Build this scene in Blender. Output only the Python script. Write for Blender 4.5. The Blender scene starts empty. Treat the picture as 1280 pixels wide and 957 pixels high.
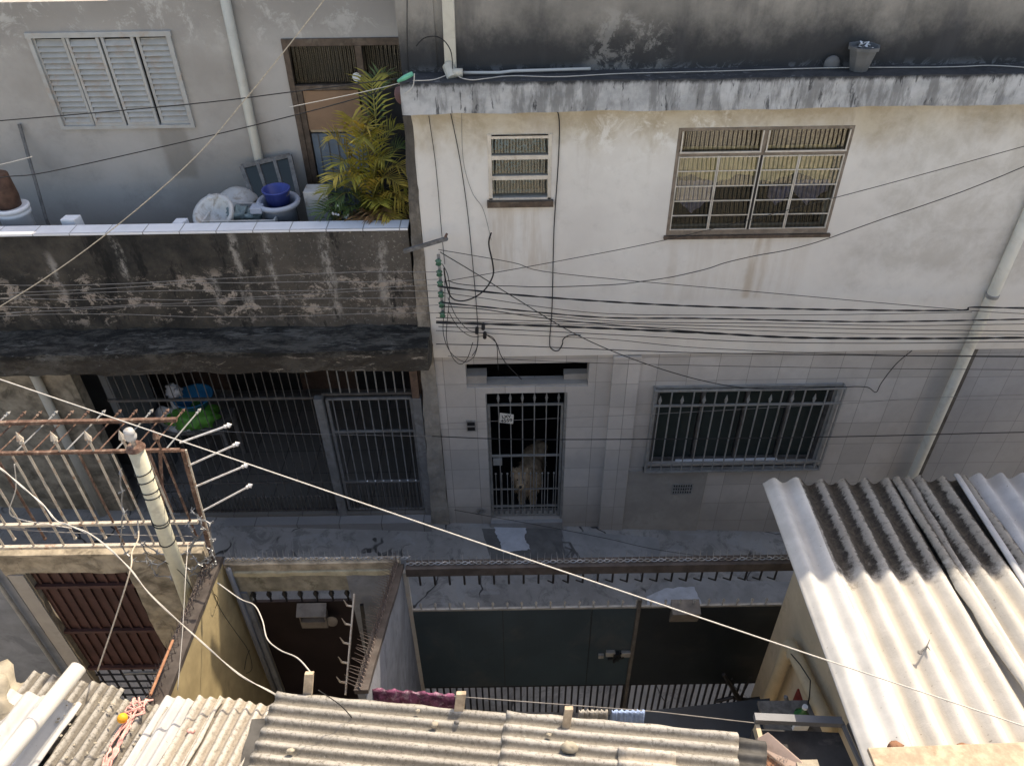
import bpy, bmesh, math, random
from mathutils import Vector, Matrix, noise as mnoise
random.seed(7)
S = bpy.context.scene
C = S.collection
R = math.radians
rnd = random.random
def ru(a, b): return random.uniform(a, b)

# ------------------------------------------------------------ camera frame (metres, z up, facade plane is Y=0)
CAM = Vector((0, -6.85, 7.7)); PITCH = R(38.6); ROLL = R(0.9); F = 960.0
_f = Vector((0, math.cos(PITCH), -math.sin(PITCH))); _r = Vector((1, 0, 0)); _d = _f.cross(_r)
RX = _r*math.cos(ROLL) + _d*math.sin(ROLL); DN = -_r*math.sin(ROLL) + _d*math.cos(ROLL)
def ray(x, y): return RX*((x-640)/F) + DN*((y-478.5)/F) + _f
def PY(x, y, Y=0.0):
    d = ray(x, y); return CAM + d*((Y-CAM.y)/d.y)
def PZ(x, y, Z=0.0):
    d = ray(x, y); return CAM + d*((Z-CAM.z)/d.z)
def PX(x, y, X=0.0):
    d = ray(x, y); return CAM + d*((X-CAM.x)/d.x)
def gz(x): return -0.19 - 0.066*max(-12, min(12, x))

# ------------------------------------------------------------ materials
class G:
    def __init__(s, name, rough=0.85, spec=0.3, metal=0.0):
        s.m = bpy.data.materials.new(name); s.m.use_nodes = True
        s.nt = s.m.node_tree; s.n = s.nt.nodes; s.b = s.n['Principled BSDF']
        s.b.inputs['Roughness'].default_value = rough
        s.b.inputs['Specular IOR Level'].default_value = spec
        s.b.inputs['Metallic'].default_value = metal
        g = s.n.new('ShaderNodeNewGeometry'); s.pos = g.outputs['Position']
        sp = s.n.new('ShaderNodeSeparateXYZ'); s.l(s.pos, sp.inputs[0]); s.X, s.Y, s.Z = sp.outputs
    def l(s, a, b):
        if isinstance(a, bpy.types.NodeSocket): s.nt.links.new(a, b)
        else:
            if hasattr(b.default_value, '__len__') and not hasattr(a, '__len__'): a = (a, a, a, 1)[:len(b.default_value)]
            if hasattr(a, '__len__') and len(a) == 3 and len(b.default_value) == 4: a = (*a, 1)
            b.default_value = a
    def M(s, op, a, b=0.0, c=0.0, clamp=False):
        n = s.n.new('ShaderNodeMath'); n.operation = op; n.use_clamp = clamp
        s.l(a, n.inputs[0]); s.l(b, n.inputs[1]); s.l(c, n.inputs[2]); return n.outputs[0]
    def vec(s, x, y, z):
        n = s.n.new('ShaderNodeCombineXYZ'); s.l(x, n.inputs[0]); s.l(y, n.inputs[1]); s.l(z, n.inputs[2]); return n.outputs[0]
    def sc(s, v, x, y, z):
        n = s.n.new('ShaderNodeVectorMath'); n.operation = 'MULTIPLY'; s.l(v, n.inputs[0]); n.inputs[1].default_value = (x, y, z); return n.outputs[0]
    def noise(s, scale, detail=4, rough=0.6, v=None, dist=0.0):
        n = s.n.new('ShaderNodeTexNoise'); s.l(v or s.pos, n.inputs['Vector'])
        n.inputs['Scale'].default_value = scale; n.inputs['Detail'].default_value = detail
        n.inputs['Roughness'].default_value = rough; n.inputs['Distortion'].default_value = dist
        return n.outputs[0]
    def mr(s, v, a, b, c=0.0, d=1.0):
        n = s.n.new('ShaderNodeMapRange'); n.interpolation_type = 'SMOOTHSTEP'
        s.l(v, n.inputs[0]); n.inputs[1].default_value = a; n.inputs[2].default_value = b
        n.inputs[3].default_value = c; n.inputs[4].default_value = d; return n.outputs[0]
    def mix(s, f, a, b):
        n = s.n.new('ShaderNodeMix'); n.data_type = 'RGBA'
        s.l(f, n.inputs[0]); s.l(a, n.inputs[6]); s.l(b, n.inputs[7]); return n.outputs[2]
    def mul(s, *a):
        r = a[0]
        for x in a[1:]: r = s.M('MULTIPLY', r, x)
        return r
    def uv(s):
        n = s.n.new('ShaderNodeUVMap'); sp = s.n.new('ShaderNodeSeparateXYZ'); s.l(n.outputs[0], sp.inputs[0])
        return n.outputs[0], sp.outputs[0], sp.outputs[1]
    def band(s, v, lo, hi, soft):
        return s.mul(s.mr(v, lo-soft, lo+soft), s.mr(v, hi-soft, hi+soft, 1, 0))
    def box(s, x0, x1, z0, z1, soft=0.15, warp=0.4, nscale=2.5, u=None, w=None):
        n1 = s.noise(nscale, 5, 0.65)
        n2 = s.noise(nscale*1.37, 5, 0.65, s.sc(s.pos, 1.1, .9, 1.2))
        X = s.M('MULTIPLY_ADD', s.M('SUBTRACT', n1, .5), warp, u or s.X)
        Z = s.M('MULTIPLY_ADD', s.M('SUBTRACT', n2, .5), warp, w or s.Z)
        return s.mul(s.band(X, x0, x1, soft), s.band(Z, z0, z1, soft))
    def bump(s, h, strength=0.3, dist=0.01):
        n = s.n.new('ShaderNodeBump'); s.l(h, n.inputs['Height']); n.inputs['Strength'].default_value = strength
        n.inputs['Distance'].default_value = dist; s.l(n.outputs[0], s.b.inputs['Normal'])
    def col(s, c): s.l(c, s.b.inputs['Base Color']); return s
    def rough(s, r): s.l(r, s.b.inputs['Roughness']); return s

def simple(name, col, rough=0.7, spec=0.3, metal=0.0, var=0.25, scale=12, bump=0.15, dirt=None, damt=0.5, dscale=6):
    g = G(name, rough, spec, metal)
    n = g.noise(scale, 5)
    c = g.mix(g.mr(n, .3, .7), tuple(x*(1-var) for x in col), tuple(min(1, x*(1+var)) for x in col))
    if dirt: c = g.mix(g.mul(g.mr(g.noise(dscale, 6, .7, dist=.6), .5, .68), damt), c, dirt)
    g.col(c); g.bump(g.noise(scale*4, 4), bump, .005)
    return g.m

def mat_plaster_white():
    g = G('white_plaster', .85)
    n1 = g.noise(1.1, 5, .6); n2 = g.noise(5, 6, .7)
    c = g.mix(g.mr(n1, .3, .7), (.655, .62, .575), (.75, .72, .67))
    c = g.mix(g.mul(g.mr(n2, .5, .75), .35), c, (.50, .47, .43))
    # brown damp under the ledge
    st = g.mr(g.M('MULTIPLY_ADD', g.M('SUBTRACT', g.noise(1.6, 6, .7, g.sc(g.pos, 1, 1, .6)), .5), 1.1, g.Z), 4.86, 5.30)
    c = g.mix(g.mul(st, .75), c, g.mix(g.mr(g.noise(2.6, 8, .72, dist=.4), .4, .6), (.36, .28, .17), (.52, .45, .33)))
    st2 = g.mul(g.mr(g.noise(5, 8, .75, dist=.5), .48, .64), g.box(.7, 2.2, 4.8, 5.5, .2, .5))
    c = g.mix(g.mul(st2, .85), c, (.78, .76, .72))
    # damp patches at the right
    d = g.box(3.5, 5.6, 3.6, 5.4, .25, 1.3, 1.6)
    c = g.mix(g.mul(d, .38), c, g.mix(g.mr(g.noise(3.0, 8, .72, dist=.3), .35, .65), (.30, .27, .22), (.62, .60, .57)))
    # thin vertical runs
    run = g.mr(g.noise(4.5, 4, .6, g.sc(g.pos, 1, 1, .08)), .58, .72)
    c = g.mix(g.mul(run, g.mr(g.Z, 3.6, 5.5), .28), c, (.33, .27, .20))
    # sill runs
    for (a, b, t, k) in ((-.2, .4, 4.47, .35), (2.42, 2.50, 4.10, .5), (2.55, 2.6, 4.10, .35), (1.6, 3.0, 4.08, .15)):
        m = g.mul(g.box(a, b, t-.75, t+.05, .03, .05, 9), g.mr(g.noise(9, 4, .6, g.sc(g.pos, 1, 1, .12)), .35, .6), k)
        c = g.mix(m, c, (.38, .28, .18))
    g.col(c)
    h = g.M('ADD', g.M('MULTIPLY', g.noise(3, 4), .8), g.M('MULTIPLY', g.noise(60, 3), .15))
    g.bump(h, .25, .02); return g.m

def mat_tiles(name, a, b, w=.345, hgt=.342, ox=.08, oz=.17, mort=(.25, .23, .21), ms=.0035, rough=.45, axis='XZ', darklow=True):
    g = G(name, rough, .4)
    u = g.M('ADD', g.X, ox); v = g.M('ADD', g.Z if axis == 'XZ' else g.Y, oz)
    t = g.n.new('ShaderNodeTexBrick'); t.offset = 0; t.squash = 1
    g.l(g.vec(u, v, 0), t.inputs['Vector']); t.inputs['Scale'].default_value = 1
    t.inputs['Brick Width'].default_value = w; t.inputs['Row Height'].default_value = hgt
    t.inputs['Mortar Size'].default_value = ms; t.inputs['Mortar Smooth'].default_value = .2
    t.inputs['Color1'].default_value = (*a, 1); t.inputs['Color2'].default_value = (*b, 1); t.inputs['Mortar'].default_value = (*mort, 1)
    c = t.outputs[0]
    c = g.mix(g.mul(g.mr(g.noise(3, 6, .7, dist=.5), .45, .65), .25), c, tuple(x*.78 for x in a))
    c = g.mix(g.mul(g.mr(g.noise(14, 5, .7), .5, .7), .25), c, tuple(min(1, x*1.15) for x in a))
    if darklow:  # tiles get darker towards the bottom
        c = g.mix(g.mul(g.mr(g.M('MULTIPLY_ADD', g.noise(2.5, 5), .9, g.Z), .2, 1.0, 1, 0), .5), c, (.17, .16, .15))
    c = g.mix(g.mul(g.mr(g.noise(1.3, 5, .65), .4, .62), .3), c, tuple(x*.72 for x in a))
    g.col(c)
    h = g.M('MULTIPLY_ADD', t.outputs[1], -1, g.M('MULTIPLY', g.noise(8, 3), .25)); g.bump(h, .5, .004)
    return g.m

def mat_upper_dark():
    g = G('mould_stained_render', .9)
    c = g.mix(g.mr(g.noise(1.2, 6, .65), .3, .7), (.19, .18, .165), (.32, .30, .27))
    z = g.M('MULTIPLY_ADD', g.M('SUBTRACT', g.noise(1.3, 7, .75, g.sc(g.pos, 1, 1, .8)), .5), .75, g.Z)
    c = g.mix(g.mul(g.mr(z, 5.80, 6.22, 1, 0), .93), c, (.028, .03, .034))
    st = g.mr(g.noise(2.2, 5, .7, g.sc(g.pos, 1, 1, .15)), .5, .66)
    c = g.mix(g.mul(st, .5), c, (.07, .07, .075))
    p = g.mul(g.mr(g.noise(5, 8, .75, dist=.4), .48, .56), g.box(.75, 1.35, 5.55, 6.15, .1, .4))
    c = g.mix(g.mul(p, .35), c, (.40, .39, .37))
    p = g.mul(g.mr(g.noise(7, 6, .75, dist=1.2), .5, .56), g.band(g.Z, 5.55, 5.68, .06))
    c = g.mix(g.mul(p, .4), c, (.35, .36, .38))
    g.col(c); g.bump(g.noise(9, 6, .7), .4, .02); return g.m

def mat_ledge():
    g = G('lichen_concrete', .9)
    n = g.noise(4, 6, .7)
    c = g.mix(g.mr(n, .35, .65), (.33, .335, .34), (.50, .505, .51))
    run = g.mr(g.noise(7, 5, .7, g.sc(g.pos, 1, 1, .22)), .46, .62)
    c = g.mix(g.mul(run, .7), c, (.15, .15, .15))
    run2 = g.mr(g.noise(19, 5, .7, g.sc(g.pos, 1, 1, .18), .5), .57, .66)
    c = g.mix(g.mul(run2, .8), c, (.035, .036, .04))
    top = g.M('MULTIPLY_ADD', g.M('SUBTRACT', g.noise(11, 6, .75, g.sc(g.pos, 1, 1, .4)), .5), .12, g.Z)
    c = g.mix(g.mul(g.mr(top, 5.615, 5.655), .93), c, (.028, .03, .034))
    g.col(c); g.bump(g.noise(22, 6, .7), .5, .015); return g.m

def mat_left_wall():
    g = G('grey_render', .9)
    c = g.mix(g.mr(g.noise(1.0, 5, .6), .3, .7), (.34, .315, .285), (.46, .435, .405))
    c = g.mix(g.mul(g.mr(g.M('MULTIPLY_ADD', g.noise(2, 5), .6, g.Z), 5.9, 6.25), .45), c, (.22, .20, .175))
    p = g.mul(g.mr(g.noise(4, 8, .75, dist=.5), .52, .62), g.mr(g.M('MULTIPLY_ADD', g.noise(2, 4), .5, g.Z), 5.75, 6.05))
    c = g.mix(g.mul(p, .5), c, (.62, .60, .56))
    c = g.mix(g.mul(g.box(-3.75, -3.45, 4.2, 4.8, .04, .12, 4), .45), c, (.16, .14, .11))
    c = g.mix(g.mul(g.mr(g.noise(2.4, 6, .7), .5, .7), .35), c, (.25, .235, .22))
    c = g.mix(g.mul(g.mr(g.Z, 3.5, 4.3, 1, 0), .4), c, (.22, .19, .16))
    g.col(c); g.bump(g.noise(16, 5), .3, .015); return g.m

def mat_parapet():
    g = G('black_mould_concrete', .92)
    n = g.noise(1.6, 6, .7)
    c = g.mix(g.mr(n, .35, .68), (.022, .022, .021), (.085, .075, .062))
    xr = g.mr(g.M('MULTIPLY_ADD', g.noise(1.5, 4), 2.2, g.X), -2.6, .4)   # browner to the right
    c = g.mix(g.mul(xr, .6), c, (.15, .13, .11))
    # pale vertical peels at chosen places
    W = g.M('MULTIPLY_ADD', g.M('SUBTRACT', g.noise(6, 6, .75), .5), .16, g.X)
    tot = None
    for (x, wd, z0, z1) in ((-4.62, .03, 3.45, 3.95), (-3.92, .035, 3.55, 4.15), (-2.75, .04, 3.2, 4.18), (-2.42, .03, 3.3, 4.18), (-1.85, .05, 3.2, 4.1), (-1.30, .05, 3.3, 4.1), (-3.05, .03, 3.3, 3.7)):
        m = g.mul(g.band(W, x-wd, x+wd, .03), g.band(g.Z, z0, z1, .12))
        tot = m if tot is None else g.M('MAXIMUM', tot, m)
    tot = g.mul(tot, g.mr(g.noise(7, 8, .78, g.sc(g.pos, 1, 1, .6)), .44, .58))
    c = g.mix(g.mul(tot, .7), c, (.42, .39, .35))
    # flaking band lower down
    fl = g.mul(g.mr(g.noise(3.6, 9, .8, g.sc(g.pos, 1, 1, 1.5), .4), .53, .565), g.band(g.M('MULTIPLY_ADD', g.noise(1.5, 4), .5, g.Z), 3.42, 3.95, .12))
    c = g.mix(g.mul(fl, .8), c, g.mix(g.noise(7), (.50, .46, .40), (.33, .25, .20)))
    sp = g.mr(g.noise(30, 6, .8, dist=.3), .57, .64)
    c = g.mix(g.mul(sp, xr, .8), c, (.40, .38, .33))
    c = g.mix(g.mul(g.mr(g.noise(3, 6, .75, g.sc(g.pos, 1, 1, .3)), .55, .63), .8), c, (.012, .012, .012))
    g.col(c); g.bump(g.noise(14, 7, .75), .7, .03); return g.m

def mat_awning():
    g = G('mouldy_slab_concrete', .85)
    c = g.mix(g.mr(g.noise(4.5, 10, .82, g.sc(g.pos, .5, 1.6, 1)), .44, .60), (.014, .014, .013), (.085, .08, .07))
    c = g.mix(g.mul(g.mr(g.noise(2.2, 9, .8, g.sc(g.pos, .4, 1.5, 1)), .54, .60), .55), c, (.17, .165, .15))
    fr = g.mr(g.Z, 2.97, 3.03, 1, 0)
    c = g.mix(g.mul(fr, .5), c, (.06, .05, .04))
    pl = g.mr(g.noise(6, 7, .78, g.sc(g.pos, .5, 1, 1.6), 1.2), .58, .63)
    c = g.mix(g.mul(pl, fr, g.mr(g.X, -4.2, -2.8), .8), c, (.34, .30, .25))
    c = g.mix(g.mul(g.mr(g.noise(9, 6, .75), .62, .7), .6), c, (.20, .20, .19))
    g.col(c); g.bump(g.noise(12, 6, .75), .6, .03); return g.m

def mat_street():
    g = G('worn_street_concrete', .9)
    c = g.mix(g.mr(g.noise(.9, 6, .65), .3, .7), (.21, .205, .20), (.33, .325, .315))
    c = g.mix(g.mul(g.mr(g.noise(3.2, 7, .75, dist=.8), .5, .6), .5), c, (.10, .10, .10))
    c = g.mix(g.mul(g.mr(g.noise(1.7, 6, .7, dist=1.5), .55, .6), .45), c, (.30, .31, .32))
    v = g.n.new('ShaderNodeTexVoronoi'); v.feature = 'DISTANCE_TO_EDGE'
    wv = g.n.new('ShaderNodeVectorMath'); wv.operation = 'ADD'; g.l(g.pos, wv.inputs[0])
    nn = g.n.new('ShaderNodeTexNoise'); nn.inputs['Scale'].default_value = 3; g.l(g.pos, nn.inputs['Vector'])
    g.l(g.sc(nn.outputs[1], .35, .35, .35), wv.inputs[1]); g.l(wv.outputs[0], v.inputs['Vector']); v.inputs['Scale'].default_value = .9
    c = g.mix(g.mul(g.mr(v.outputs[0], .004, .014, 1, 0), g.mr(g.noise(1.3, 3), .45, .55)), c, (.045, .045, .045))
    g.col(c); g.bump(g.noise(25, 7, .75), .5, .012); return g.m

def mat_sheet(name, base, dark, mode='clean', pitch=.177, seed=0.0):
    """fibre cement: uv = (metres along the waves, metres across)"""
    g = G(name, .8, .3)
    uv, s, t = g.uv()
    v = g.vec(s, t, seed)
    n = g.noise(3, 7, .7, v); n2 = g.noise(26, 6, .75, v, .4)
    c = g.mix(g.mr(n, .3, .7), tuple(x*.82 for x in base), tuple(min(.9, x*1.08) for x in base))
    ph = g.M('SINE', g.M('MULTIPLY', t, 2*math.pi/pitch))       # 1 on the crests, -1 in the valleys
    if mode == 'lichen':      # moss on valley sides, only at the far end (small s)
        c = g.mix(g.mul(g.mr(ph, -1, .1, 1, 0), .6), c, (.36, .32, .265))  # tan valley dirt, strengthened to add shade to the waves
        e = g.mr(g.M('MULTIPLY_ADD', g.noise(7, 6, .75, v), -.75, s), .50, .72, 1, 0)
        k = g.mr(g.M('ADD', g.M('SINE', g.M('ADD', g.M('MULTIPLY', t, 2*math.pi/pitch), .6)), g.M('MULTIPLY', g.M('SUBTRACT', n2, .5), 2.2)), .35, .95, 1, 0)
        c = g.mix(g.mul(e, .6), c, (.15, .135, .115))
        c = g.mix(g.mul(e, k, .96), c, g.mix(g.mr(n2, .35, .65), (.016, .014, .012), (.07, .06, .05)))
    elif mode == 'weathered':
        k = g.mr(g.M('ADD', ph, g.M('MULTIPLY', g.M('SUBTRACT', g.noise(13, 6, .8, v, .5), .5), 2.6)), -.6, .7, 1, 0)
        c = g.mix(g.mul(k, .9), c, dark)
        c = g.mix(g.mul(g.mr(g.noise(34, 7, .85, v, .3), .50, .60), .7), c, tuple(x*.6 for x in dark))
        c = g.mix(g.mul(g.mr(g.noise(60, 5, .85, v), .58, .66), .5), c, (.5, .48, .44))
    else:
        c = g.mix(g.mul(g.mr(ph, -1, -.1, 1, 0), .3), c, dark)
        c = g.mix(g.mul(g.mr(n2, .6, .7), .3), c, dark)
    sp = g.mr(g.noise(55, 2, .5, v), .70, .74)
    c = g.mix(g.mul(sp, .6), c, (.09, .07, .05))
    g.col(c); g.bump(n2, .35 if mode != 'clean' else .12, .01); return g.m

def mat_ribbed_glass(name, tint=(.55, .57, .52), rib=70, axis='X', gl=.35):
    g = G(name); g.n.remove(g.b)
    out = g.n['Material Output']
    tr = g.n.new('ShaderNodeBsdfTransparent'); gy = g.n.new('ShaderNodeBsdfGlossy'); ms = g.n.new('ShaderNodeMixShader')
    w = g.M('SINE', g.M('MULTIPLY', g.M('ADD', g.X if axis == 'X' else g.Z, g.M('MULTIPLY', g.noise(3), .03)), rib*2*math.pi/2))
    g.l(g.mix(g.mr(w, -1, 1), tuple(x*.72 for x in tint), tint), tr.inputs[0])
    gy.inputs['Roughness'].default_value = .16; gy.inputs[0].default_value = (.8, .82, .78, 1)
    b = g.n.new('ShaderNodeBump'); b.inputs['Strength'].default_value = .7; b.inputs['Distance'].default_value = .01
    g.l(g.M('ADD', w, g.noise(8)), b.inputs['Height']); g.l(b.outputs[0], gy.inputs['Normal'])
    ms.inputs[0].default_value = gl; g.l(tr.outputs[0], ms.inputs[1]); g.l(gy.outputs[0], ms.inputs[2]); g.l(ms.outputs[0], out.inputs[0])
    return g.m

M = {}
M['plaster'] = mat_plaster_white()
M['tiles'] = mat_tiles('beige_wall_tile', (.46, .43, .40), (.58, .545, .51))
M['tiles2'] = mat_tiles('grey_neighbour_tile', (.34, .345, .36), (.38, .385, .40), ox=.2, mort=(.2, .2, .2))
M['updark'] = mat_upper_dark(); M['ledge'] = mat_ledge(); M['lwall'] = mat_left_wall()
M['parapet'] = mat_parapet(); M['awning'] = mat_awning(); M['street'] = mat_street()
M['captile'] = mat_tiles('white_cap_tile', (.74, .77, .82), (.80, .82, .86), w=.36, hgt=5, ox=.0, oz=0, axis='XY', darklow=False, rough=.3, mort=(.25, .25, .25), ms=.006)
M['kerbtile'] = mat_tiles('grey_step_tile', (.24, .24, .245), (.29, .29, .295), w=.55, hgt=5, axis='XY', darklow=False, mort=(.08, .08, .08), ms=.006)
M['porchfloor'] = mat_tiles('porch_floor_tile', (.17, .16, .145), (.21, .20, .185), w=.45, hgt=.45, axis='XY', darklow=False, mort=(.05, .05, .05), ms=.006)
def mat_column():
    g = G('stained_column_concrete', .9)
    c = g.mix(g.mr(g.noise(6, 8, .75), .35, .65), (.17, .145, .115), (.36, .32, .27))
    c = g.mix(g.mul(g.mr(g.noise(7, 6, .7, g.sc(g.pos, 1, 1, .25)), .45, .62), .6), c, (.10, .09, .08))
    c = g.mix(g.mul(g.mr(g.M('MULTIPLY_ADD', g.noise(5, 6, .75), 1.2, g.Z), 4.6, 5.4), .8), c, (.05, .046, .042))
    c = g.mix(g.mr(g.Z, 2.2, 2.7, .55, 0), c, (.30, .29, .27))
    g.col(c); g.bump(g.noise(20, 6, .75), .5, .015); return g.m
M['colconc'] = mat_column()
M['pvc'] = simple('cream_pvc', (.53, .51, .44), .4, .4, var=.06, scale=5, bump=.03, dirt=(.38, .34, .28), damt=.4)
M['pvcpale'] = simple('pale_cream_pvc', (.68, .66, .58), .4, .4, var=.05, scale=4, bump=.03, dirt=(.45, .40, .33), damt=.4)
M['pvcbeige'] = simple('beige_painted_pipe', (.47, .39, .26), .5, .4, var=.1, scale=5, bump=.05, dirt=(.3, .24, .16), damt=.4)
M['pvcwhite'] = simple('white_pvc', (.50, .50, .485), .35, .4, var=.04, scale=5, bump=.02)
M['alu'] = simple('dull_aluminium', (.55, .53, .49), .4, .5, .55, var=.1, scale=9, bump=.05)
M['champ'] = simple('pale_window_metal', (.60, .56, .50), .45, .5, .2, var=.12, scale=9, bump=.05, dirt=(.3, .24, .18), damt=.5)
M['brownframe'] = simple('brown_varnish_frame', (.085, .06, .045), .5, .4, var=.3, scale=14, dirt=(.22, .18, .14), damt=.5)
M['whitepaint'] = simple('chipped_white_paint', (.40, .40, .385), .5, .4, var=.08, scale=8, dirt=(.38, .30, .24), damt=.7)
M['gatemetal'] = simple('grey_gate_metal', (.31, .31, .30), .45, .5, .3, var=.15, scale=10, dirt=(.18, .16, .14), damt=.5)
M['greymetal'] = simple('dark_grille_metal', (.12, .115, .11), .55, .4, .3, var=.25, scale=10, dirt=(.06, .05, .045), damt=.6)
M['postmetal'] = simple('grey_post_paint', (.19, .195, .20), .6, .3, .1, var=.2, scale=6, dirt=(.09, .08, .07), damt=.6)
M['blackmetal'] = simple('black_metal', (.02, .02, .022), .5, .4, .3, var=.3, scale=10)
M['rust'] = simple('rusty_steel', (.13, .08, .062), .85, .2, .1, var=.4, scale=22, bump=.4, dirt=(.38, .30, .24), damt=.6, dscale=15)
M['rustwhite'] = simple('peeling_white_paint_on_steel', (.46, .42, .36), .6, .3, 0, var=.12, scale=20, bump=.3, dirt=(.25, .12, .06), damt=.85, dscale=13)
M['silver'] = simple('bright_galvanised_steel', (.66, .66, .65), .4, .5, .25, var=.1, scale=15, dirt=(.35, .25, .18), damt=.5, dscale=20)
M['beamrust'] = simple('brown_beam_paint', (.07, .06, .055), .8, .2, var=.3, scale=8, bump=.3, dirt=(.06, .045, .04), damt=.6)
M['barb'] = simple('galvanised_barb', (.30, .31, .32), .45, .5, .5, var=.2, scale=20, dirt=(.12, .09, .07), damt=.5)
M['barbdark'] = simple('rusted_barb', (.11, .085, .075), .7, .3, .3, var=.3, scale=20, dirt=(.25, .22, .2), damt=.5)
M['teal'] = simple('dark_teal_sheet', (.028, .048, .064), .45, .4, .1, var=.18, scale=1.5, bump=.05, dirt=(.075, .08, .085), damt=.5, dscale=1.6)
M['blackpanel'] = simple('black_sheet', (.013, .018, .022), .4, .4, .1, var=.3, scale=1.5, bump=.1, dirt=(.04, .038, .036), damt=.6, dscale=1.8)
M['maroonblack'] = simple('dark_maroon_sheet', (.016, .010, .011), .5, .3, .1, var=.3, scale=3)
M['browngate'] = simple('brown_painted_sheet', (.075, .038, .034), .55, .3, .1, var=.2, scale=4, bump=.1, dirt=(.04, .025, .022), damt=.5)
M['yellowwall'] = simple('yellow_wall_paint', (.36, .29, .165), .9, .2, var=.18, scale=3, bump=.3, dirt=(.24, .19, .11), damt=.75, dscale=2.2)
M['bluewall'] = simple('blue_grey_render', (.21, .225, .25), .9, .2, var=.2, scale=3, bump=.3, dirt=(.11, .12, .14), damt=.6, dscale=3)
M['frontwall'] = simple('rough_stained_render', (.31, .27, .21), .95, .2, var=.35, scale=7, bump=.8, dirt=(.10, .085, .065), damt=.75, dscale=4)
M['lintel'] = simple('mossy_yellow_render', (.27, .255, .21), .95, .2, var=.3, scale=6, bump=.7, dirt=(.07, .07, .05), damt=.85, dscale=3)
M['moulding'] = simple('chipped_yellow_moulding', (.42, .38, .27), .9, .2, var=.2, scale=9, bump=.5, dirt=(.22, .2, .14), damt=.7)
M['beigewall'] = simple('beige_wall_paint', (.50, .42, .30), .85, .2, var=.1, scale=3, bump=.15, dirt=(.33, .27, .19), damt=.4)
M['darkint'] = simple('room_darkness', (.03, .03, .03), .9, .2, var=.3, scale=3)  # near-black colour stands in for the darkness of unlit rooms and doorways
M['brownint'] = simple('brown_porch_paint', (.15, .10, .075), .9, .2, var=.3, scale=2, dirt=(.07, .055, .045), damt=.6)
M['greyint'] = simple('grey_porch_paint', (.14, .15, .155), .9, .2, var=.2, scale=2)
M['yard'] = simple('dark_yard_concrete', (.10, .10, .10), .95, .2, var=.4, scale=3, bump=.5)
M['cable'] = simple('black_cable', (.018, .018, .019), .6, .3, var=.2)
M['greycable'] = simple('grey_cable', (.20, .19, .18), .6, .3, var=.2)
M['whitecable'] = simple('white_cable', (.50, .48, .44), .5, .3, var=.1, scale=30)
M['rope'] = simple('tan_rope', (.42, .37, .30), .9, .2, var=.2, scale=60)
M['green_ins'] = simple('green_glass_insulator', (.06, .16, .10), .2, .6, var=.2)
M['greenclip'] = simple('green_plastic', (.12, .42, .28), .4, .4, var=.15)
M['porc'] = simple('grey_porcelain', (.50, .50, .49), .3, .5, var=.1, scale=4, dirt=(.25, .21, .16), damt=.8, dscale=7)
M['blueplastic'] = simple('blue_plastic', (.035, .06, .26), .35, .4, var=.1)
M['greytub'] = simple('pale_blue_grey_plastic', (.34, .38, .46), .45, .4, var=.06, scale=4, dirt=(.2, .2, .22), damt=.3)
M['foam'] = simple('white_foam', (.72, .74, .78), .8, .2, var=.06)
M['cardboard'] = simple('brown_cardboard', (.30, .19, .12), .9, .2, var=.08, scale=3, dirt=(.2, .13, .09), damt=.4, dscale=2)
M['bluedoor'] = simple('blue_grey_door_paint', (.15, .19, .23), .6, .3, var=.1, dirt=(.09, .10, .11), damt=.5)
M['rag'] = simple('grey_green_cloth', (.18, .23, .24), .95, .1, var=.25, scale=10, bump=.5)
M['whitecloth'] = simple('white_cloth', (.62, .64, .66), .95, .1, var=.1, scale=10, bump=.4)
M['greenbag'] = simple('green_plastic_bag', (.13, .42, .07), .4, .4, var=.25, scale=8, bump=.3)
M['bluecrate'] = simple('blue_basin_plastic', (.02, .20, .42), .4, .4, var=.15)
M['brownwood'] = simple('brown_barrel', (.09, .05, .035), .7, .3, var=.3)
M['greywood'] = simple('grey_weathered_wood', (.16, .155, .15), .9, .2, var=.3, scale=18, bump=.4)
M['wood'] = simple('sun_bleached_wood', (.42, .34, .25), .9, .2, var=.25, scale=14, bump=.4, dirt=(.24, .18, .12), damt=.6)
M['orangewood'] = simple('orange_brown_stick', (.30, .15, .09), .8, .2, var=.2, scale=14)
M['frond'] = simple('yellow_green_palm_leaf', (.25, .225, .035), .5, .35, var=.45, scale=5, bump=.05)
M['frondgold'] = simple('golden_palm_leaf', (.40, .30, .06), .5, .35, var=.35, scale=6, bump=.05)
M['frondgreen'] = simple('green_palm_leaf', (.07, .11, .035), .5, .35, var=.4, scale=5, bump=.05)
M['dryleaf'] = simple('dry_leaf', (.26, .15, .07), .8, .2, var=.4, scale=8)
M['stem'] = simple('yellow_palm_stem', (.30, .27, .07), .5, .3, var=.2, scale=8)
M['clay'] = simple('grey_pot_clay', (.13, .135, .14), .8, .2, var=.15, scale=8)
M['claypot'] = simple('terracotta', (.25, .13, .08), .8, .2, var=.15, scale=8)
M['fur'] = simple('cream_fur', (.42, .31, .205), .95, .1, var=.3, scale=14, bump=.6, dirt=(.30, .22, .14), damt=.6, dscale=5)
M['nose'] = simple('black_nose', (.012, .011, .011), .35, .4)
M['plate'] = simple('white_number_plate', (.66, .64, .58), .6, .3, var=.1, scale=9, dirt=(.35, .3, .25), damt=.4)
M['ink'] = simple('black_lettering', (.02, .02, .02), .7, .2)
M['purple'] = simple('purple_towel', (.15, .055, .10), .98, .1, var=.6, scale=16, bump=.8, dirt=(.48, .36, .42), damt=.7, dscale=14)
M['greytowel'] = simple('grey_striped_towel', (.33, .31, .28), .98, .1, var=.3, scale=20, bump=.8)
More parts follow.
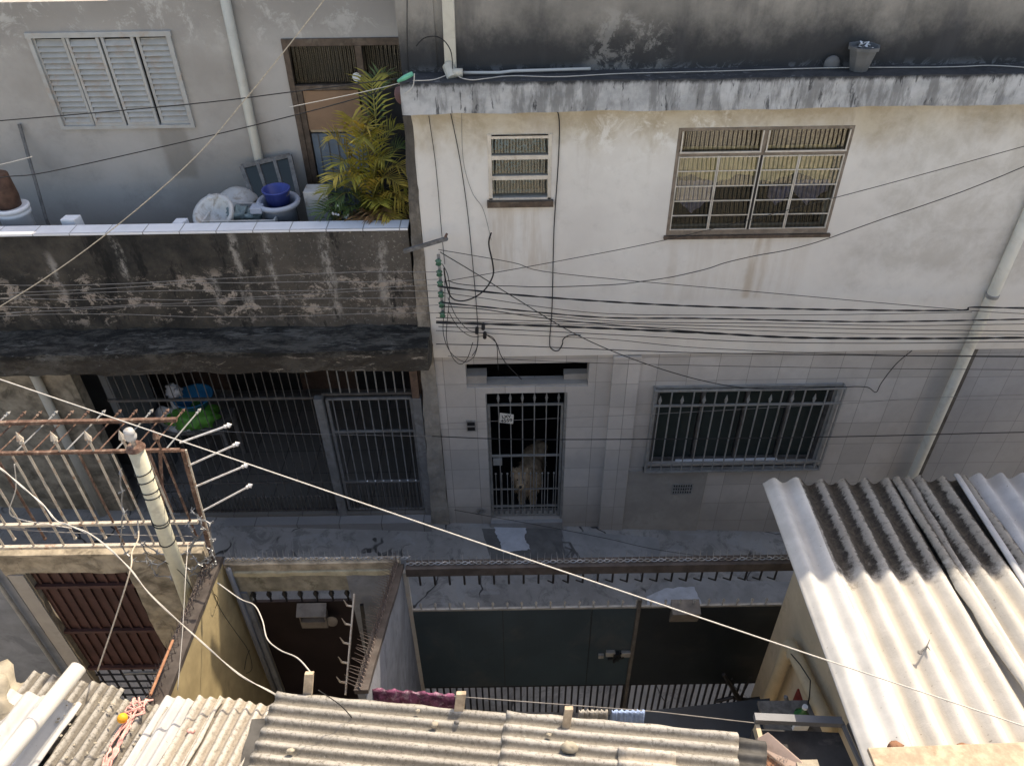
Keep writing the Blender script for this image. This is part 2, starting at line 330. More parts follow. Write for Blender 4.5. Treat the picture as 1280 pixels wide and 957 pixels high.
M['bluetowel'] = simple('light_blue_towel', (.30, .40, .60), .98, .1, var=.15, scale=20, bump=.8)
M['darksheet'] = simple('shade_and_lead_sheet', (.07, .068, .065), .8, .2, var=.4, scale=6, bump=.3)
M['tarp'] = simple('dark_blue_tarp', (.012, .02, .03), .55, .4, var=.3, scale=3, bump=.3)
M['zinc'] = simple('grey_zinc', (.17, .18, .20), .6, .3, .1, var=.1, scale=5)
M['blotch'] = simple('blotchy_dark_surface', (.05, .05, .052), .8, .3, var=.5, scale=3, bump=.4, dirt=(.2, .19, .18), damt=.7, dscale=2.5)
M['pinkshell'] = simple('faded_pink_plastic', (.66, .50, .41), .6, .3, var=.08, scale=5, dirt=(.42, .30, .23), damt=.5)
M['orange'] = simple('orange_ball', (.80, .38, .03), .5, .3, var=.15, scale=14)
M['pinkrope'] = simple('faded_pink_rag', (.68, .36, .32), .95, .1, var=.25, scale=30, bump=.6)
M['stone'] = simple('cream_stone', (.31, .28, .225), .95, .2, var=.25, scale=6, bump=1.0, dirt=(.3, .26, .2), damt=.6)
M['patch'] = simple('pale_fresh_cement', (.42, .45, .50), .85, .2, var=.12, scale=5, bump=.3, dirt=(.3, .32, .35), damt=.5)
M['darkpatch'] = simple('dark_damp_cement', (.12, .12, .12), .8, .2, var=.2, scale=5)
M['midpatch'] = simple('smooth_grey_cement', (.25, .255, .26), .9, .2, var=.15, scale=3, bump=.3, dirt=(.16, .16, .16), damt=.5)
M['red'] = simple('dark_red_door', (.16, .025, .02), .6, .3)
M['bottle'] = simple('green_bottle_plastic', (.03, .14, .05), .25, .5)
M['pinkball'] = simple('faded_pink_balloon', (.13, .07, .07), .6, .3)
M['mailbox'] = simple('grey_brown_letterbox_metal', (.17, .155, .14), .5, .4, .2, var=.2, scale=8, dirt=(.08, .07, .06), damt=.5)
M['curtain_reflect'] = simple('yellow_reflection_curtain', (.70, .62, .36), .9, .1, var=.15, scale=12, bump=.5)
M['valance'] = simple('brown_valance', (.11, .07, .055), .9, .1, var=.15, scale=3)
M['curtainp'] = simple('lilac_cloth', (.28, .27, .42), .9, .1, var=.35, scale=18, bump=.5)
M['winframe'] = simple('dull_bronze_window_frame', (.20, .165, .135), .5, .4, .2, var=.2, scale=12, dirt=(.34, .30, .25), damt=.5)
M['glass'] = mat_ribbed_glass('ribbed_window_glass', (.66, .66, .58), 48, gl=.20)
M['glasslow'] = mat_ribbed_glass('ribbed_glass_dark_reflection', (.5, .52, .5), 48, gl=.045)  # same glass made dimmer, in place of the lower panes' dark reflections
M['glassd'] = mat_ribbed_glass('ribbed_dark_glass', (.40, .41, .38), 48, gl=.10)
M['glassv'] = mat_ribbed_glass('grey_louvre_glass', (.30, .31, .29), 36, gl=.13)
M['slidglass'] = simple('dark_sliding_glass', (.018, .028, .026), .15, .5, var=.2, scale=2, bump=.0)
M['cement'] = simple('cement_patch_render', (.33, .31, .285), .95, .2, var=.12, scale=3, bump=.25, dirt=(.26, .245, .225), damt=.5)
M['backwall'] = simple('warm_bounce_paint', (.58, .52, .42), .9, .2, var=.1, scale=2)
def mat_door_frame(): return M['brownframe']

# ------------------------------------------------------------ mesh builder
class MB:
    def __init__(s): s.v = []; s.f = []; s.uv = None
    def add(s, vs, fs):
        o = len(s.v); s.v += [Vector(v) for v in vs]; s.f += [tuple(i+o for i in f) for f in fs]; return s
    def box(s, a, b):
        x0, x1 = sorted((a[0], b[0])); y0, y1 = sorted((a[1], b[1])); z0, z1 = sorted((a[2], b[2]))
        return s.add([(x0,y0,z0),(x1,y0,z0),(x1,y1,z0),(x0,y1,z0),(x0,y0,z1),(x1,y0,z1),(x1,y1,z1),(x0,y1,z1)],
                     [(0,3,2,1),(4,5,6,7),(0,1,5,4),(1,2,6,5),(2,3,7,6),(3,0,4,7)])
    def hexa(s, p):   # 4 bottom, 4 top points
        return s.add(p, [(0,3,2,1),(4,5,6,7),(0,1,5,4),(1,2,6,5),(2,3,7,6),(3,0,4,7)])
    def slab(s, quad, off):    # quad of 4 points extruded by a vector
        off = Vector(off); q = [Vector(p) for p in quad]; return s.hexa(q + [p+off for p in q])
    def bar(s, a, b, w, h=None, up=(0, 0, 1)):
        a = Vector(a); b = Vector(b); h = h or w; d = (b-a).normalized(); up = Vector(up)
        if abs(d.dot(up)) > .98: up = Vector((0, 1, 0))
        x = d.cross(up).normalized(); y = x.cross(d)
        q = [x*-w/2+y*-h/2, x*w/2+y*-h/2, x*w/2+y*h/2, x*-w/2+y*h/2]
        return s.add([a+k for k in q]+[b+k for k in q], [(0,3,2,1),(4,5,6,7),(0,1,5,4),(1,2,6,5),(2,3,7,6),(3,0,4,7)])
    def tube(s, pts, r, n=8, caps=True):
        pts = [Vector(p) for p in pts]; rs = r if isinstance(r, (list, tuple)) else [r]*len(pts)
        o = len(s.v); prev = None
        for i, p in enumerate(pts):
            d = (pts[min(i+1, len(pts)-1)] - pts[max(i-1, 0)]).normalized()
            if prev is None:
                up = Vector((0, 0, 1)) if abs(d.z) < .9 else Vector((0, 1, 0)); x = d.cross(up).normalized()
            else: x = (prev - d*prev.dot(d)).normalized()
            prev = x; y = d.cross(x)
            for k in range(n):
                a = 2*math.pi*k/n; s.v.append(p + x*math.cos(a)*rs[i] + y*math.sin(a)*rs[i])
        for i in range(len(pts)-1):
            for k in range(n):
                k2 = (k+1) % n; s.f.append((o+i*n+k, o+i*n+k2, o+(i+1)*n+k2, o+(i+1)*n+k))
        if caps:
            s.f.append(tuple(o+k for k in range(n))[::-1]); e = o+(len(pts)-1)*n; s.f.append(tuple(e+k for k in range(n)))
        return s
    def lathe(s, c, prof, n=20, axis=(0, 0, 1), closed=False):
        c = Vector(c); q = Vector((0, 0, 1)).rotation_difference(Vector(axis).normalized()); o = len(s.v)
        for (r, z) in prof:
            for k in range(n):
                a = 2*math.pi*k/n; s.v.append(c + q @ Vector((r*math.cos(a), r*math.sin(a), z)))
        for i in range(len(prof)-1):
            for k in range(n):
                k2 = (k+1) % n; s.f.append((o+i*n+k, o+i*n+k2, o+(i+1)*n+k2, o+(i+1)*n+k))
        s.f.append(tuple(o+k for k in range(n))[::-1]); e = o+(len(prof)-1)*n; s.f.append(tuple(e+k for k in range(n)))
        return s
    def ball(s, c, r, nu=14, nv=9, sq=(1, 1, 1), jit=0):
        c = Vector(c); o = len(s.v)
        for j in range(nv+1):
            t = math.pi*j/nv
            for i in range(nu):
                a = 2*math.pi*i/nu; d = Vector((math.sin(t)*math.cos(a)*sq[0], math.sin(t)*math.sin(a)*sq[1], math.cos(t)*sq[2]))
                k = 1 + (jit*mnoise.noise((d+c)*3.1) if jit else 0); s.v.append(c + d*r*k)
        for j in range(nv):
            for i in range(nu):
                i2 = (i+1) % nu; s.f.append((o+j*nu+i, o+(j+1)*nu+i, o+(j+1)*nu+i2, o+j*nu+i2))
        return s
    def build(s, name, mat, parent=None, smooth=False, loc=None, mods=None, label=None):
        me = bpy.data.meshes.new(name)
        if parent is not None: off = parent['_w']
        elif loc is not None: off = Vector(loc)
        else:
            xs = [v.x for v in s.v]; ys = [v.y for v in s.v]; zs = [v.z for v in s.v]
            off = Vector(((min(xs)+max(xs))/2, (min(ys)+max(ys))/2, min(zs)))
        off = Vector(off)
        me.from_pydata([v-off for v in s.v], [], s.f); me.materials.append(M[mat] if isinstance(mat, str) else mat)
        if s.uv:
            L = me.uv_layers.new(name='UVMap')
            for lp in me.loops: L.data[lp.index].uv = s.uv[lp.vertex_index]
        o = bpy.data.objects.new(name, me); C.objects.link(o)
        if parent is not None:
            o.parent = parent; o['_w'] = off[:]
        else: o.location = off; o['_w'] = off[:]
        bm = bmesh.new(); bm.from_mesh(me); bmesh.ops.recalc_face_normals(bm, faces=bm.faces); bm.to_mesh(me); bm.free()
        if smooth:
            for p in me.polygons: p.use_smooth = True
        if smooth == 'auto':
            me.shade_flat()
            for p in me.polygons: p.use_smooth = True
            md = None
            for e in me.edges: pass
        if label: o['label'] = label
        return o

def tag(o, label, cat, group=None):
    o['label'] = label; o['category'] = cat
    if group: o['group'] = group
    return o
def struct(o): o['kind'] = 'structure'; return o
def thing(name, label, cat, loc, group=None):
    o = bpy.data.objects.new(name, None); C.objects.link(o); o.location = loc; o['_w'] = Vector(loc)[:]
    o.empty_display_size = .1
    return tag(o, label, cat, group)
def bevel(o, w=.006, seg=2):
    m = o.modifiers.new('bevel', 'BEVEL'); m.width = w; m.segments = seg; m.limit_method = 'ANGLE'; return o
def rough_surface(o, amt=.02, size=.3, sub=3):
    """break up straight edges of old masonry: subdivide and displace with a clouds texture"""
    me = o.data; bm = bmesh.new(); bm.from_mesh(me)
    for it in range(12):
        ed = [e for e in bm.edges if e.calc_length() > .12]
        if not ed or len(bm.verts) > 22000: break
        bmesh.ops.subdivide_edges(bm, edges=ed, cuts=1, use_grid_fill=True)
    w = Vector(o['_w'])
    bmesh.ops.recalc_face_normals(bm, faces=bm.faces)
    mv = []
    for v in bm.verts:
        p = v.co + w
        n = Vector((mnoise.noise(p/size), mnoise.noise(p/size+Vector((9, 3, 1))), mnoise.noise(p/size+Vector((1, 7, 5)))))
        n2 = Vector((mnoise.noise(p*11), mnoise.noise(p*11+Vector((9, 3, 1))), mnoise.noise(p*11+Vector((1, 7, 5)))))
        mv.append(n*amt + n2*amt*.45)
    for v, d in zip(bm.verts, mv): v.co += d
    bm.to_mesh(me); bm.free(); return o

def wall_holes(mb, x0, x1, z0, z1, holes, y0, y1, back=True):
    xs = sorted({x0, x1, *[h[0] for h in holes], *[h[1] for h in holes]})
    zs = sorted({z0, z1, *[h[2] for h in holes], *[h[3] for h in holes]})
    xs = [x for x in xs if x0 <= x <= x1]; zs = [z for z in zs if z0 <= z <= z1]
    for i in range(len(xs)-1):
        for j in range(len(zs)-1):
            cx = (xs[i]+xs[i+1])/2; cz = (zs[j]+zs[j+1])/2
            if any(h[0] < cx < h[1] and h[2] < cz < h[3] for h in holes): continue
            a, b, c, d = xs[i], xs[i+1], zs[j], zs[j+1]
            mb.add([(a,y0,c),(b,y0,c),(b,y0,d),(a,y0,d)], [(0,1,2,3)])
            if back: mb.add([(a,y1,c),(a,y1,d),(b,y1,d),(b,y1,c)], [(0,1,2,3)])
    for (a, b, c, d) in list(holes) + [(x0, x1, z0, z1)]:
        a, b = max(a, x0), min(b, x1); c, d = max(c, z0), min(d, z1)
        mb.add([(a,y0,c),(a,y1,c),(b,y1,c),(b,y0,c),(a,y0,d),(a,y1,d),(b,y1,d),(b,y0,d)], [(0,1,2,3),(4,7,6,5),(0,4,5,1),(3,2,6,7)])
    return mb

def spear_bar(mb, a, b, r=.007, head=.055, n=6):
    """bar from a to b with a spear head at b"""
    a = Vector(a); b = Vector(b); d = (b-a).normalized()
    mb.tube([a, b - d*head], r, n)
    p = b - d*head
    mb.tube([p-d*.012, p, p+d*.004, p+d*.012, p+d*.02, b], [r*1.9, r*1.9, r*1.1, r*1.3, r*2.8, r*.15], n)

# ------------------------------------------------------------ world + sun
sunv = Vector((.45, .70, 1.0)).normalized()
el = math.asin(sunv.z); az = math.atan2(sunv.x, sunv.y)
w = bpy.data.worlds.new('World'); S.world = w; w.use_nodes = True
nt = w.node_tree; bg = nt.nodes['Background']; sky = nt.nodes.new('ShaderNodeTexSky')
sky.sky_type = 'NISHITA'; sky.sun_disc = False; sky.sun_elevation = el; sky.sun_rotation = az; sky.dust_density = 2.5; sky.air_density = .9
nt.links.new(sky.outputs[0], bg.inputs[0]); bg.inputs[1].default_value = .15
sl = bpy.data.lights.new('sun', 'SUN'); sl.energy = 2.6; sl.angle = R(.5); sl.color = (1, .94, .86)
so = bpy.data.objects.new('sun', sl); C.objects.link(so); so.rotation_euler = sunv.to_track_quat('Z', 'Y').to_euler()
so.location = (5, 12, 20)
cd = bpy.data.cameras.new('camera'); cam = bpy.data.objects.new('camera', cd); C.objects.link(cam); S.camera = cam
cd.sensor_width = 36; cd.lens = 36*F/1280; cd.clip_end = 500; cd.clip_start = .05
rot = Matrix((RX, -DN, -_f)).transposed(); cam.matrix_world = Matrix.Translation(CAM) @ rot.to_4x4()
S.view_settings.view_transform = 'Standard'; S.view_settings.look = 'None'; S.view_settings.gamma = 1
S.view_settings.use_curve_mapping = False; S.view_settings.exposure = EXPOSURE = 1.3
S.view_settings.use_white_balance = True; S.view_settings.white_balance_temperature = 7900; S.view_settings.white_balance_tint = 10
S.render.resolution_x = 1024; S.render.resolution_y = 765

# ================================================================= GROUND
mb = MB(); xs = [-60, -12, -6, -3, 0, 3, 6, 12, 60]; ys = [-60, -12, -2.5, 0, .25, 3, 12, 60]
for y in ys:
    for x in xs: mb.v.append(Vector((x, y, gz(x))))
n = len(xs)
for j in range(len(ys)-1):
    for i in range(n-1): mb.f.append((j*n+i, j*n+i+1, (j+1)*n+i+1, (j+1)*n+i))
struct(mb.build('street', 'street', loc=(0, 0, 0)))
def ground_patch(name, pix, mat, lift=.004, jag=0.0):
    pts = []
    for i, (x, y) in enumerate(pix):
        p = PZ(x, y, -.2)
        for _ in range(3): p = PZ(x, y, gz(p.x)+lift)
        pts.append(p)
    mb = MB()
    if jag:
        q = []
        for i, p in enumerate(pts):
            b = pts[(i+1) % len(pts)]
            for k in range(7):
                t = k/7; r = p.lerp(b, t)
                if k: r += Vector((ru(-1, 1), ru(-1, 1), 0))*jag
                r.z = gz(r.x)+lift; q.append(r)
        pts = q
    mb.v = pts; mb.f = [tuple(range(len(pts)))]
    return struct(mb.build(name, mat))
ground_patch('dark_cement_patch', [(602, 660), (702, 660), (712, 700), (615, 704)], 'darkpatch', .004, .01)
ground_patch('cement_patch', [(618, 656), (656, 655), (658, 663), (656, 672), (663, 686), (645, 688), (629, 691), (626, 677), (620, 668)], 'patch', .009, .012)
ground_patch('cement_patch', [(702, 662), (822, 672), (826, 690), (822, 702), (704, 706)], 'midpatch', .004, .01)
ground_patch('cement_patch', [(1000, 728), (1030, 742), (1000, 760), (820, 766), (806, 742), (815, 730), (862, 722)], 'midpatch', .004, .012)
ground_patch('cement_patch', [(830, 735), (868, 733), (880, 760), (850, 790), (812, 775), (808, 745)], 'patch', .008, .012)
mb = MB()   # broken cracks beside the step
for pl in ([(686,671),(692,677),(700,678),(706,690),(702,700)], [(700,678),(712,678),(720,690),(726,700)], [(712,678),(716,686),(708,696)], [(706,684),(718,688),(712,700)], [(690,676),(698,684),(704,700)]):
    for a, b in zip(pl, pl[1:]):
        A = PZ(*a, -.23); B = PZ(*b, -.23); d = (B-A).normalized().cross(Vector((0, 0, 1)))*ru(.012, .022)
        q = [A-d, A+d, B+d*.7, B-d*.7]
        mb.add([(p.x, p.y, gz(p.x)+.012) for p in q], [(0, 1, 2, 3)])
struct(mb.build('pavement_crack', 'darkpatch'))

# ================================================================= WHITE HOUSE (right, far side)
XL, XR, H = -.86, 9.0, 8.1
H2 = -3.0
wh = thing('white_house', 'two storey house with stained white plaster above beige tiles and a black-stained roof wall', 'house', (4, 1, -.3))
SW = (-.19, .40, 4.49, 5.13); BW = (1.54, 3.13, 4.09, 5.16)
VT = (-.52, .87, 2.17, 2.51); GT = (-.31, .64, -.09, 2.08); LW = (1.68, 3.75, .90, 2.13)
mb = MB(); wall_holes(mb, XL, XR, 2.63, 5.50, [SW, BW], -.03, .2)
mb.build('wall', 'plaster', wh)
mb = MB(); wall_holes(mb, XL, XR, -.9, 2.63, [VT, GT, LW], 0, .2)
mb.build('tile_cladding', 'tiles', wh)
mb = MB().box((1.13, -.045, -.6), (1.44, .01, 2.61)); bevel(mb.build('pilaster', 'tiles', wh), .004)
mb = MB().box((1.44, -.022, -.6), (2.45, .01, .80)); mb.build('cement_dado', 'cement', wh)
# ledge and mouldy roof wall
lt = PY(700, 101, -.26).z; lb = PY(900, 134, -.26).z
mb = MB().box((-.90, -.26, 5.40), (XR, .10, 5.66)); led = mb.build('ledge', 'ledge', wh); rough_surface(led, .012, .4)
mb = MB(); mb.box((XL, .03, 5.5), (XR, .25, 6.35)); mb.box((.7, .03, 6.35), (XR, .25, H)); mb.build('roof_wall', 'updark', wh)  # unseen top, stepped lower at the left to let sun reach the fence
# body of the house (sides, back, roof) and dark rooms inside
mb = MB(); mb.box((XL, .25, 5.35), (XR, 6, 6.33)); mb.box((.7, .25, 6.33), (XR, 6, H-.02)); mb.build('upper_block', 'updark', wh)  # unseen block with the same step, shaped for the shadow it casts
mb = MB(); mb.box((XL, .2, -1), (XL+.15, 6, 5.36)); mb.box((XR-.15, .2, -1), (XR, 6, 5.36)); mb.box((XL+.15, 5.85, -1), (XR-.15, 6, 5.36)); mb.box((XL+.15, .2, 2.55), (XR-.15, 5.85, 2.75))
mb.build('side_wall', 'plaster', wh)
mb = MB()
mb.box((XL+.15, 2.4, -.9), (XR-.15, 2.5, 2.55)); mb.box((XL+.15, .2, -.2), (XR-.15, 2.4, -.105)); mb.box((1.1, .2, -.1), (1.2, 2.4, 2.55))
mb.box((XL+.15, 2.4, 2.75), (XR-.15, 2.5, 5.36)); mb.box((.9, .2, 2.75), (1.0, 2.4, 5.36))
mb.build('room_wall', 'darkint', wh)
# small window: three louvre panes
def small_window():
    a, b, c, d = SW; w_ = MB()
    t = .035
    w_.box((a, -.04, c), (a+t, .06, d)); w_.box((b-t, -.04, c), (b, .06, d)); w_.box((a+t, -.04, d-.02), (b-t, .06, d))
    w_.box((a, -.04, c+.002), (b, .06, c+.025))
    o = w_.build('window', 'champ', wh); bevel(o, .003)
    hs = (d-c-.05)/3
    for i in range(3):
        z0 = c+.03+i*hs
        q = MB().add([(a+t, -.025, z0+.035), (b-t, -.025, z0+.035), (b-t, .015, z0+hs), (a+t, .015, z0+hs)], [(0, 1, 2, 3)])
        q.build('pane', 'glassv', o)
        MB().box((a+t, -.04, z0+hs-.022), (b-t, .03, z0+hs+.018)).build('louvre_bar', 'champ', o)
    return o
small_window()
MB().box((SW[0]-.02, -.085, SW[2]-.055), (SW[1]+.02, -.0, SW[2]+.002)).build('window_sill', 'brownframe', wh)
# big window
def big_window():
    a, b, c, d = BW; f = MB()
    t = .03; zt = d-.245; xs = [a, a+.40, (a+b)/2, b-.44, b]
    f.box((a, -.035, c), (a+t, .05, d)); f.box((b-t, -.035, c), (b, .05, d)); f.box((a+t, -.035, d-t), (b-t, .05, d)); f.box((a+t, -.035, c), (b-t, .05, c+.055))
    f.box((a+t, -.037, zt-.02), (b-t, .05, zt+.012)); f.box((xs[2]-.018, -.036, zt+.012), (xs[2]+.018, .05, d-t))
    o = f.build('window', 'winframe', wh); bevel(o, .003)
    for i in range(2):
        x0, x1 = (a+t, xs[2]-.018) if i == 0 else (xs[2]+.018, b-t)
        MB().add([(x0, -.01, zt+.012), (x1, -.01, zt+.012), (x1, .005, d-t), (x0, .005, d-t)], [(0, 1, 2, 3)]).build('pane', 'glass', o)
        g = MB(); g.bar((x0+.01, -.045, zt+.02), (x0+.01, -.045, d-t), .012); g.bar((x0, -.045, zt+.02), (x1, -.045, zt+.02), .014); g.bar((x1-.008, -.045, zt+.02), (x1-.008, -.045, d-t), .012)
        g.build('glazing_bar', 'champ', o)
    cols = [(a+t, xs[1], 0), (xs[1]+.004, xs[2]-.012, .012), (xs[2]+.012, xs[3]-.004, .012), (xs[3], b-t, 0)]
    zb = c+.055; hs = (zt-.02-zb)/5
    for ci, (x0, x1, yo) in enumerate(cols):
        g = MB(); y = -.03+yo*0
        for x in (x0+.005, x1-.005): g.bar((x, y, zb), (x, y, zt-.02), .009, .02)
        for k in range(6):
            zz = min(zt-.028, zb+k*hs+.006); g.bar((x0, y-.006, zz), (x1, y-.006, zz), .009, .009)
        s = g.build('sash', 'champ', o)
        for k in range(5):
            z0 = zb+k*hs+.012; z1 = zb+(k+1)*hs
            tl = -.006 - .012*(rnd())
            MB().add([(x0+.014, -.022+tl, z0), (x1-.014, -.022+tl, z0), (x1-.014, -.012, z1), (x0+.014, -.012, z1)], [(0, 1, 2, 3)]).build('pane', 'glass' if k >= 3 or (k == 2 and ci < 1) else 'glasslow', o)
    q = MB()    # dark centre mullion
    q.box((xs[2]-.011, -.035, c+.055), (xs[2]+.011, .04, zt-.02)); q.build('mullion', 'blackmetal', o)
    return o
big_window()
MB().box((BW[0]-.02, -.06, BW[2]-.035), (BW[1]+.03, -.0, BW[2]-.002)).build('window_sill', 'brownframe', wh)
mb = MB()    # curtain behind the panes, its yellow stands in for their reflections
for k in range(60):
    x0 = BW[0]+.05+k*(BW[1]-BW[0]-.1)/60; x1 = BW[0]+.05+(k+1)*(BW[1]-BW[0]-.1)/60
    y0 = .14+.02*math.sin(k*1.1); y1 = .14+.02*math.sin((k+1)*1.1)
    zb = 4.60+.04*math.sin(k*.3)
    mb.add([(x0, y0, zb), (x1, y1, zb), (x1, y1, 4.93), (x0, y0, 4.93)], [(0, 1, 2, 3)])
mb.build('curtain', 'curtain_reflect', wh, smooth=True)
MB().box((BW[0]+.03, .10, 4.935), (BW[1]-.03, .12, 5.15)).build('valance', 'valance', wh)
for (x, z, wd, hh) in ((1.80, 4.42, .16, .34), (2.62, 4.42, .10, .2), (2.92, 4.45, .17, .26)):
    mb = MB()
    for k in range(14):
        a0 = -wd+2*wd*k/14; a1 = -wd+2*wd*(k+1)/14
        y0 = .12+.015*math.sin(k*1.7); y1 = .12+.015*math.sin((k+1)*1.7)
        b0 = z-hh/2+abs(a0)*.9; b1 = z-hh/2+abs(a1)*.9
        mb.add([(x+a0, y0, b0), (x+a1, y1, b1), (x+a1, y1, z+hh/2), (x+a0, y0, z+hh/2)], [(0, 1, 2, 3)])
    mb.build('lilac_cloth', 'curtainp', wh, smooth=True)
# ground-floor grille window
def grille_window():
    a, b, c, d = LW
    f = MB(); f.box((a, .05, c), (a+.04, .12, d)); f.box((b-.04, .05, c), (b, .12, d)); f.box((a+.04, .05, c), (b-.04, .12, c+.05)); f.box((a+.04, .05, d-.04), (b-.04, .12, d))
    for t in (.27, .52, .77): f.box((a+(b-a)*t-.02, .04, c+.05), (a+(b-a)*t+.02, .10, d-.04))
    o = f.build('window', 'greymetal', wh)
    for i, (t0, t1) in enumerate(((0, .27), (.27, .52), (.52, .77), (.77, 1))):
        MB().box((a+(b-a)*t0+.03, .08, c+.05), (a+(b-a)*t1-.03, .085, d-.04)).build('pane', 'slidglass', o)
    MB().box((a+.35, .02, c+.001), (b-.45, .05, c+.03)).build('sill_rail', 'foam', o)
    fr = MB(); t = .03
    fr.box((a-.05, -.03, c-.04), (a, .0, d+.03)); fr.box((b, -.03, c-.04), (b+.05, .0, d+.03)); fr.box((a, -.03, d), (b, 0, d+.03)); fr.box((a-.06, -.06, c-.07), (b+.06, .0, c-.04))
    fr.build('window_frame', 'gatemetal', wh)
    g = MB(); yg = -.09
    for z in (c-.05, c+.10, d-.16-.04): g.bar((a-.06, yg, z), (b+.06, yg, z), .022)
    g.bar((a-.05, yg, c-.05), (a-.05, yg, d+.02), .02); g.bar((b+.05, yg, c-.05), (b+.05, yg, d+.02), .02); g.bar((a-.06, yg, d+.02), (b+.06, yg, d+.02), .022)
    for x in (a-.05, b+.05):
        for z in (c-.05, d+.02): g.bar((x, yg, z), (x, 0, z), .02)
    g.bar((a-.06, -.01, c-.05), (b+.06, -.01, c-.05), .02)
    gr = g.build('window_grille', 'gatemetal', wh)
    nb = 17
    for k in range(nb):
        x = a+.02+(b-a-.04)*k/(nb-1); q = MB()
        if k % 2 == 0 and k < nb: spear_bar(q, (x, yg, c-.02), (x, yg, d-.05), .008, .10)
        else: q.bar((x, yg, c-.05), (x, yg, d+.02), .014)
        q.build('bar', 'gatemetal', gr)
grille_window()
# entrance gate (part of the house) with pickets, lock, number plate
def entrance_gate():
    a, b, c, d = GT; y = .07
    g = MB(); t = .029
    g.bar((a+.03, y, c), (a+.03, y, d-.22), t); g.bar((b-.05, y, c), (b-.05, y, d-.22), t)
    for z in (d-.23, 1.02+.0, c+.03, .10): g.bar((a+.03, y, z), (b-.05, y, z), t*.8)
    g.bar((a+.03, y, .42), (b-.05, y, .42), .014)
    o = g.build('gate', 'gatemetal', wh)
    for k in range(6):
        x = a+.145+.142*k; q = MB(); spear_bar(q, (x, y, c+.1), (x, y, d-.05), .007, .11); q.build('bar', 'gatemetal', o)
    for k in range(11):
        x = a+.085+.074*k
        q = MB(); q.tube([(x, y-.012, c+.03), (x, y-.012, .70)], .005, 6); q.ball((x, y-.012, .715), .014, 8, 5); q.build('short_picket', 'gatemetal', o)
    for k in range(12):
        x = a+.05+.073*k; MB().box((x, y-.01, c+.035), (x+.045, y-.006, c+.10)).build('kick_slat', 'gatemetal', o)
    MB().box((a+.06, y-.03, .88), (a+.17, y+.02, .98)).build('lock_box', 'gatemetal', o)
    q = MB(); ax, az_ = a+.235, 1.66
    pts = [(-.085, -.065), (.08, -.09), (.09, .055), (-.075, .085)]
    q.slab([(ax+u, y-.022, az_+v) for u, v in pts], (0, -.004, 0)); pl = q.build('number_plate', 'plate', o)
    for txt, dz, sz in (('LXV', .028, .06), ('4559', -.035, .07)):
        cu = bpy.data.curves.new('t', 'FONT'); cu.body = txt; cu.size = sz; cu.align_x = 'CENTER'; cu.align_y = 'CENTER'; cu.extrude = .0008; cu.offset = .0015
        to = bpy.data.objects.new('lettering_tmp', cu); me = bpy.data.meshes.new_from_object(to); bpy.data.objects.remove(to)
        q = MB(); q.add([Matrix.Rotation(R(-6), 3, 'Y') @ Vector((v.co.x, 0, v.co.y)) + Vector((ax+.002, y-.0275-v.co.z, az_+dz-.003)) for v in me.vertices], [tuple(p.vertices) for p in me.polygons])
        q.build('lettering', 'ink', o)
    return o
entrance_gate()
MB().box((GT[0]-.0, -.06, -.28), (GT[1]-.0, .2, -.092)).build('doorstep', 'midpatch', wh)
f = MB(); a, b, c, d = GT
f.box((a, .0, c), (a+.012, .09, d)); f.box((b-.03, .01, c), (b-.001, .09, d)); f.build('gate_jamb', 'gatemetal', wh)
# opening above the gate: inner shelf blocks
a, b, c, d = VT
mb = MB(); mb.box((a+.0, .02, c+.001), (b, .14, c+.02)); mb.box((a, .05, c+.02), (a+.23, .2, c+.13)); mb.box((b-.27, .1, c+.02), (b, .2, c+.10))
mb.build('vent_sill', 'cement', wh)
# intercom, round vent, grille vent
o = MB().box((-.55, -.02, 1.52), (-.44, 0, 1.68)).build('intercom', 'gatemetal', wh)
MB().box((-.54, -.024, 1.61), (-.45, -.02, 1.67)).build('screen', 'blackmetal', o); MB().box((-.54, -.024, 1.53), (-.45, -.02, 1.585)).build('keypad', 'blackmetal', o)
MB().lathe((-.43, 0, .10), [(.045, 0), (.06, .012), (.06, .02), (.035, .02), (.035, .004)], 16, (0, -1, 0)).build('drain_outlet', 'gatemetal', wh)
vp0 = PY(840, 617, -.03); vp1 = PY(866, 605, -.03)
g = MB()
for k in range(9): g.box((vp0.x+k*(vp1.x-vp0.x)/8-.006, -.034, vp0.z), (vp0.x+k*(vp1.x-vp0.x)/8+.006, -.024, vp1.z))
for k in range(4): g.box((vp0.x, -.036, vp0.z+k*(vp1.z-vp0.z)/3-.005), (vp1.x, -.023, vp0.z+k*(vp1.z-vp0.z)/3+.005))
o = g.build('air_vent', 'gatemetal', wh); MB().box((vp0.x, -.0235, vp0.z), (vp1.x, -.0225, vp1.z)).build('vent_backing', 'blackmetal', o)
# downpipes
dp = MB().tube([(5.0, -.10, 5.38), (5.0, -.10, 3.5), (5.0, -.10, 1), (5.0, -.10, -.7)], .058, 14).build('downpipe', 'pvcpale', wh, smooth=True)
MB().lathe((5.0, -.10, 3.35), [(.058, 0), (.066, .005), (.066, .04), (.058, .045)], 14).build('pipe_bracket', 'gatemetal', dp)
MB().box((5.10, -.025, -.9), (5.17, 0, 2.63)).build('dark_conduit', 'greymetal', wh)
MB().box((5.17, -.014, -.9), (9.0, .0, 2.64)).build('side_cladding', 'tiles2', wh)
p0 = PY(552, -40, -.08); p1 = PY(563, 88, -.08)
o = MB().bar((p0.x+.04, -.02, 6.6), (p1.x, -.02, p1.z), .10, .06).build('drain_duct', 'pvc', wh); bevel(o, .008)
MB().tube([(p1.x-.02, -.05, p1.z+.03), (p1.x+.02, -.14, p1.z-.05)], .05, 12).build('duct_elbow', 'pvc', wh)
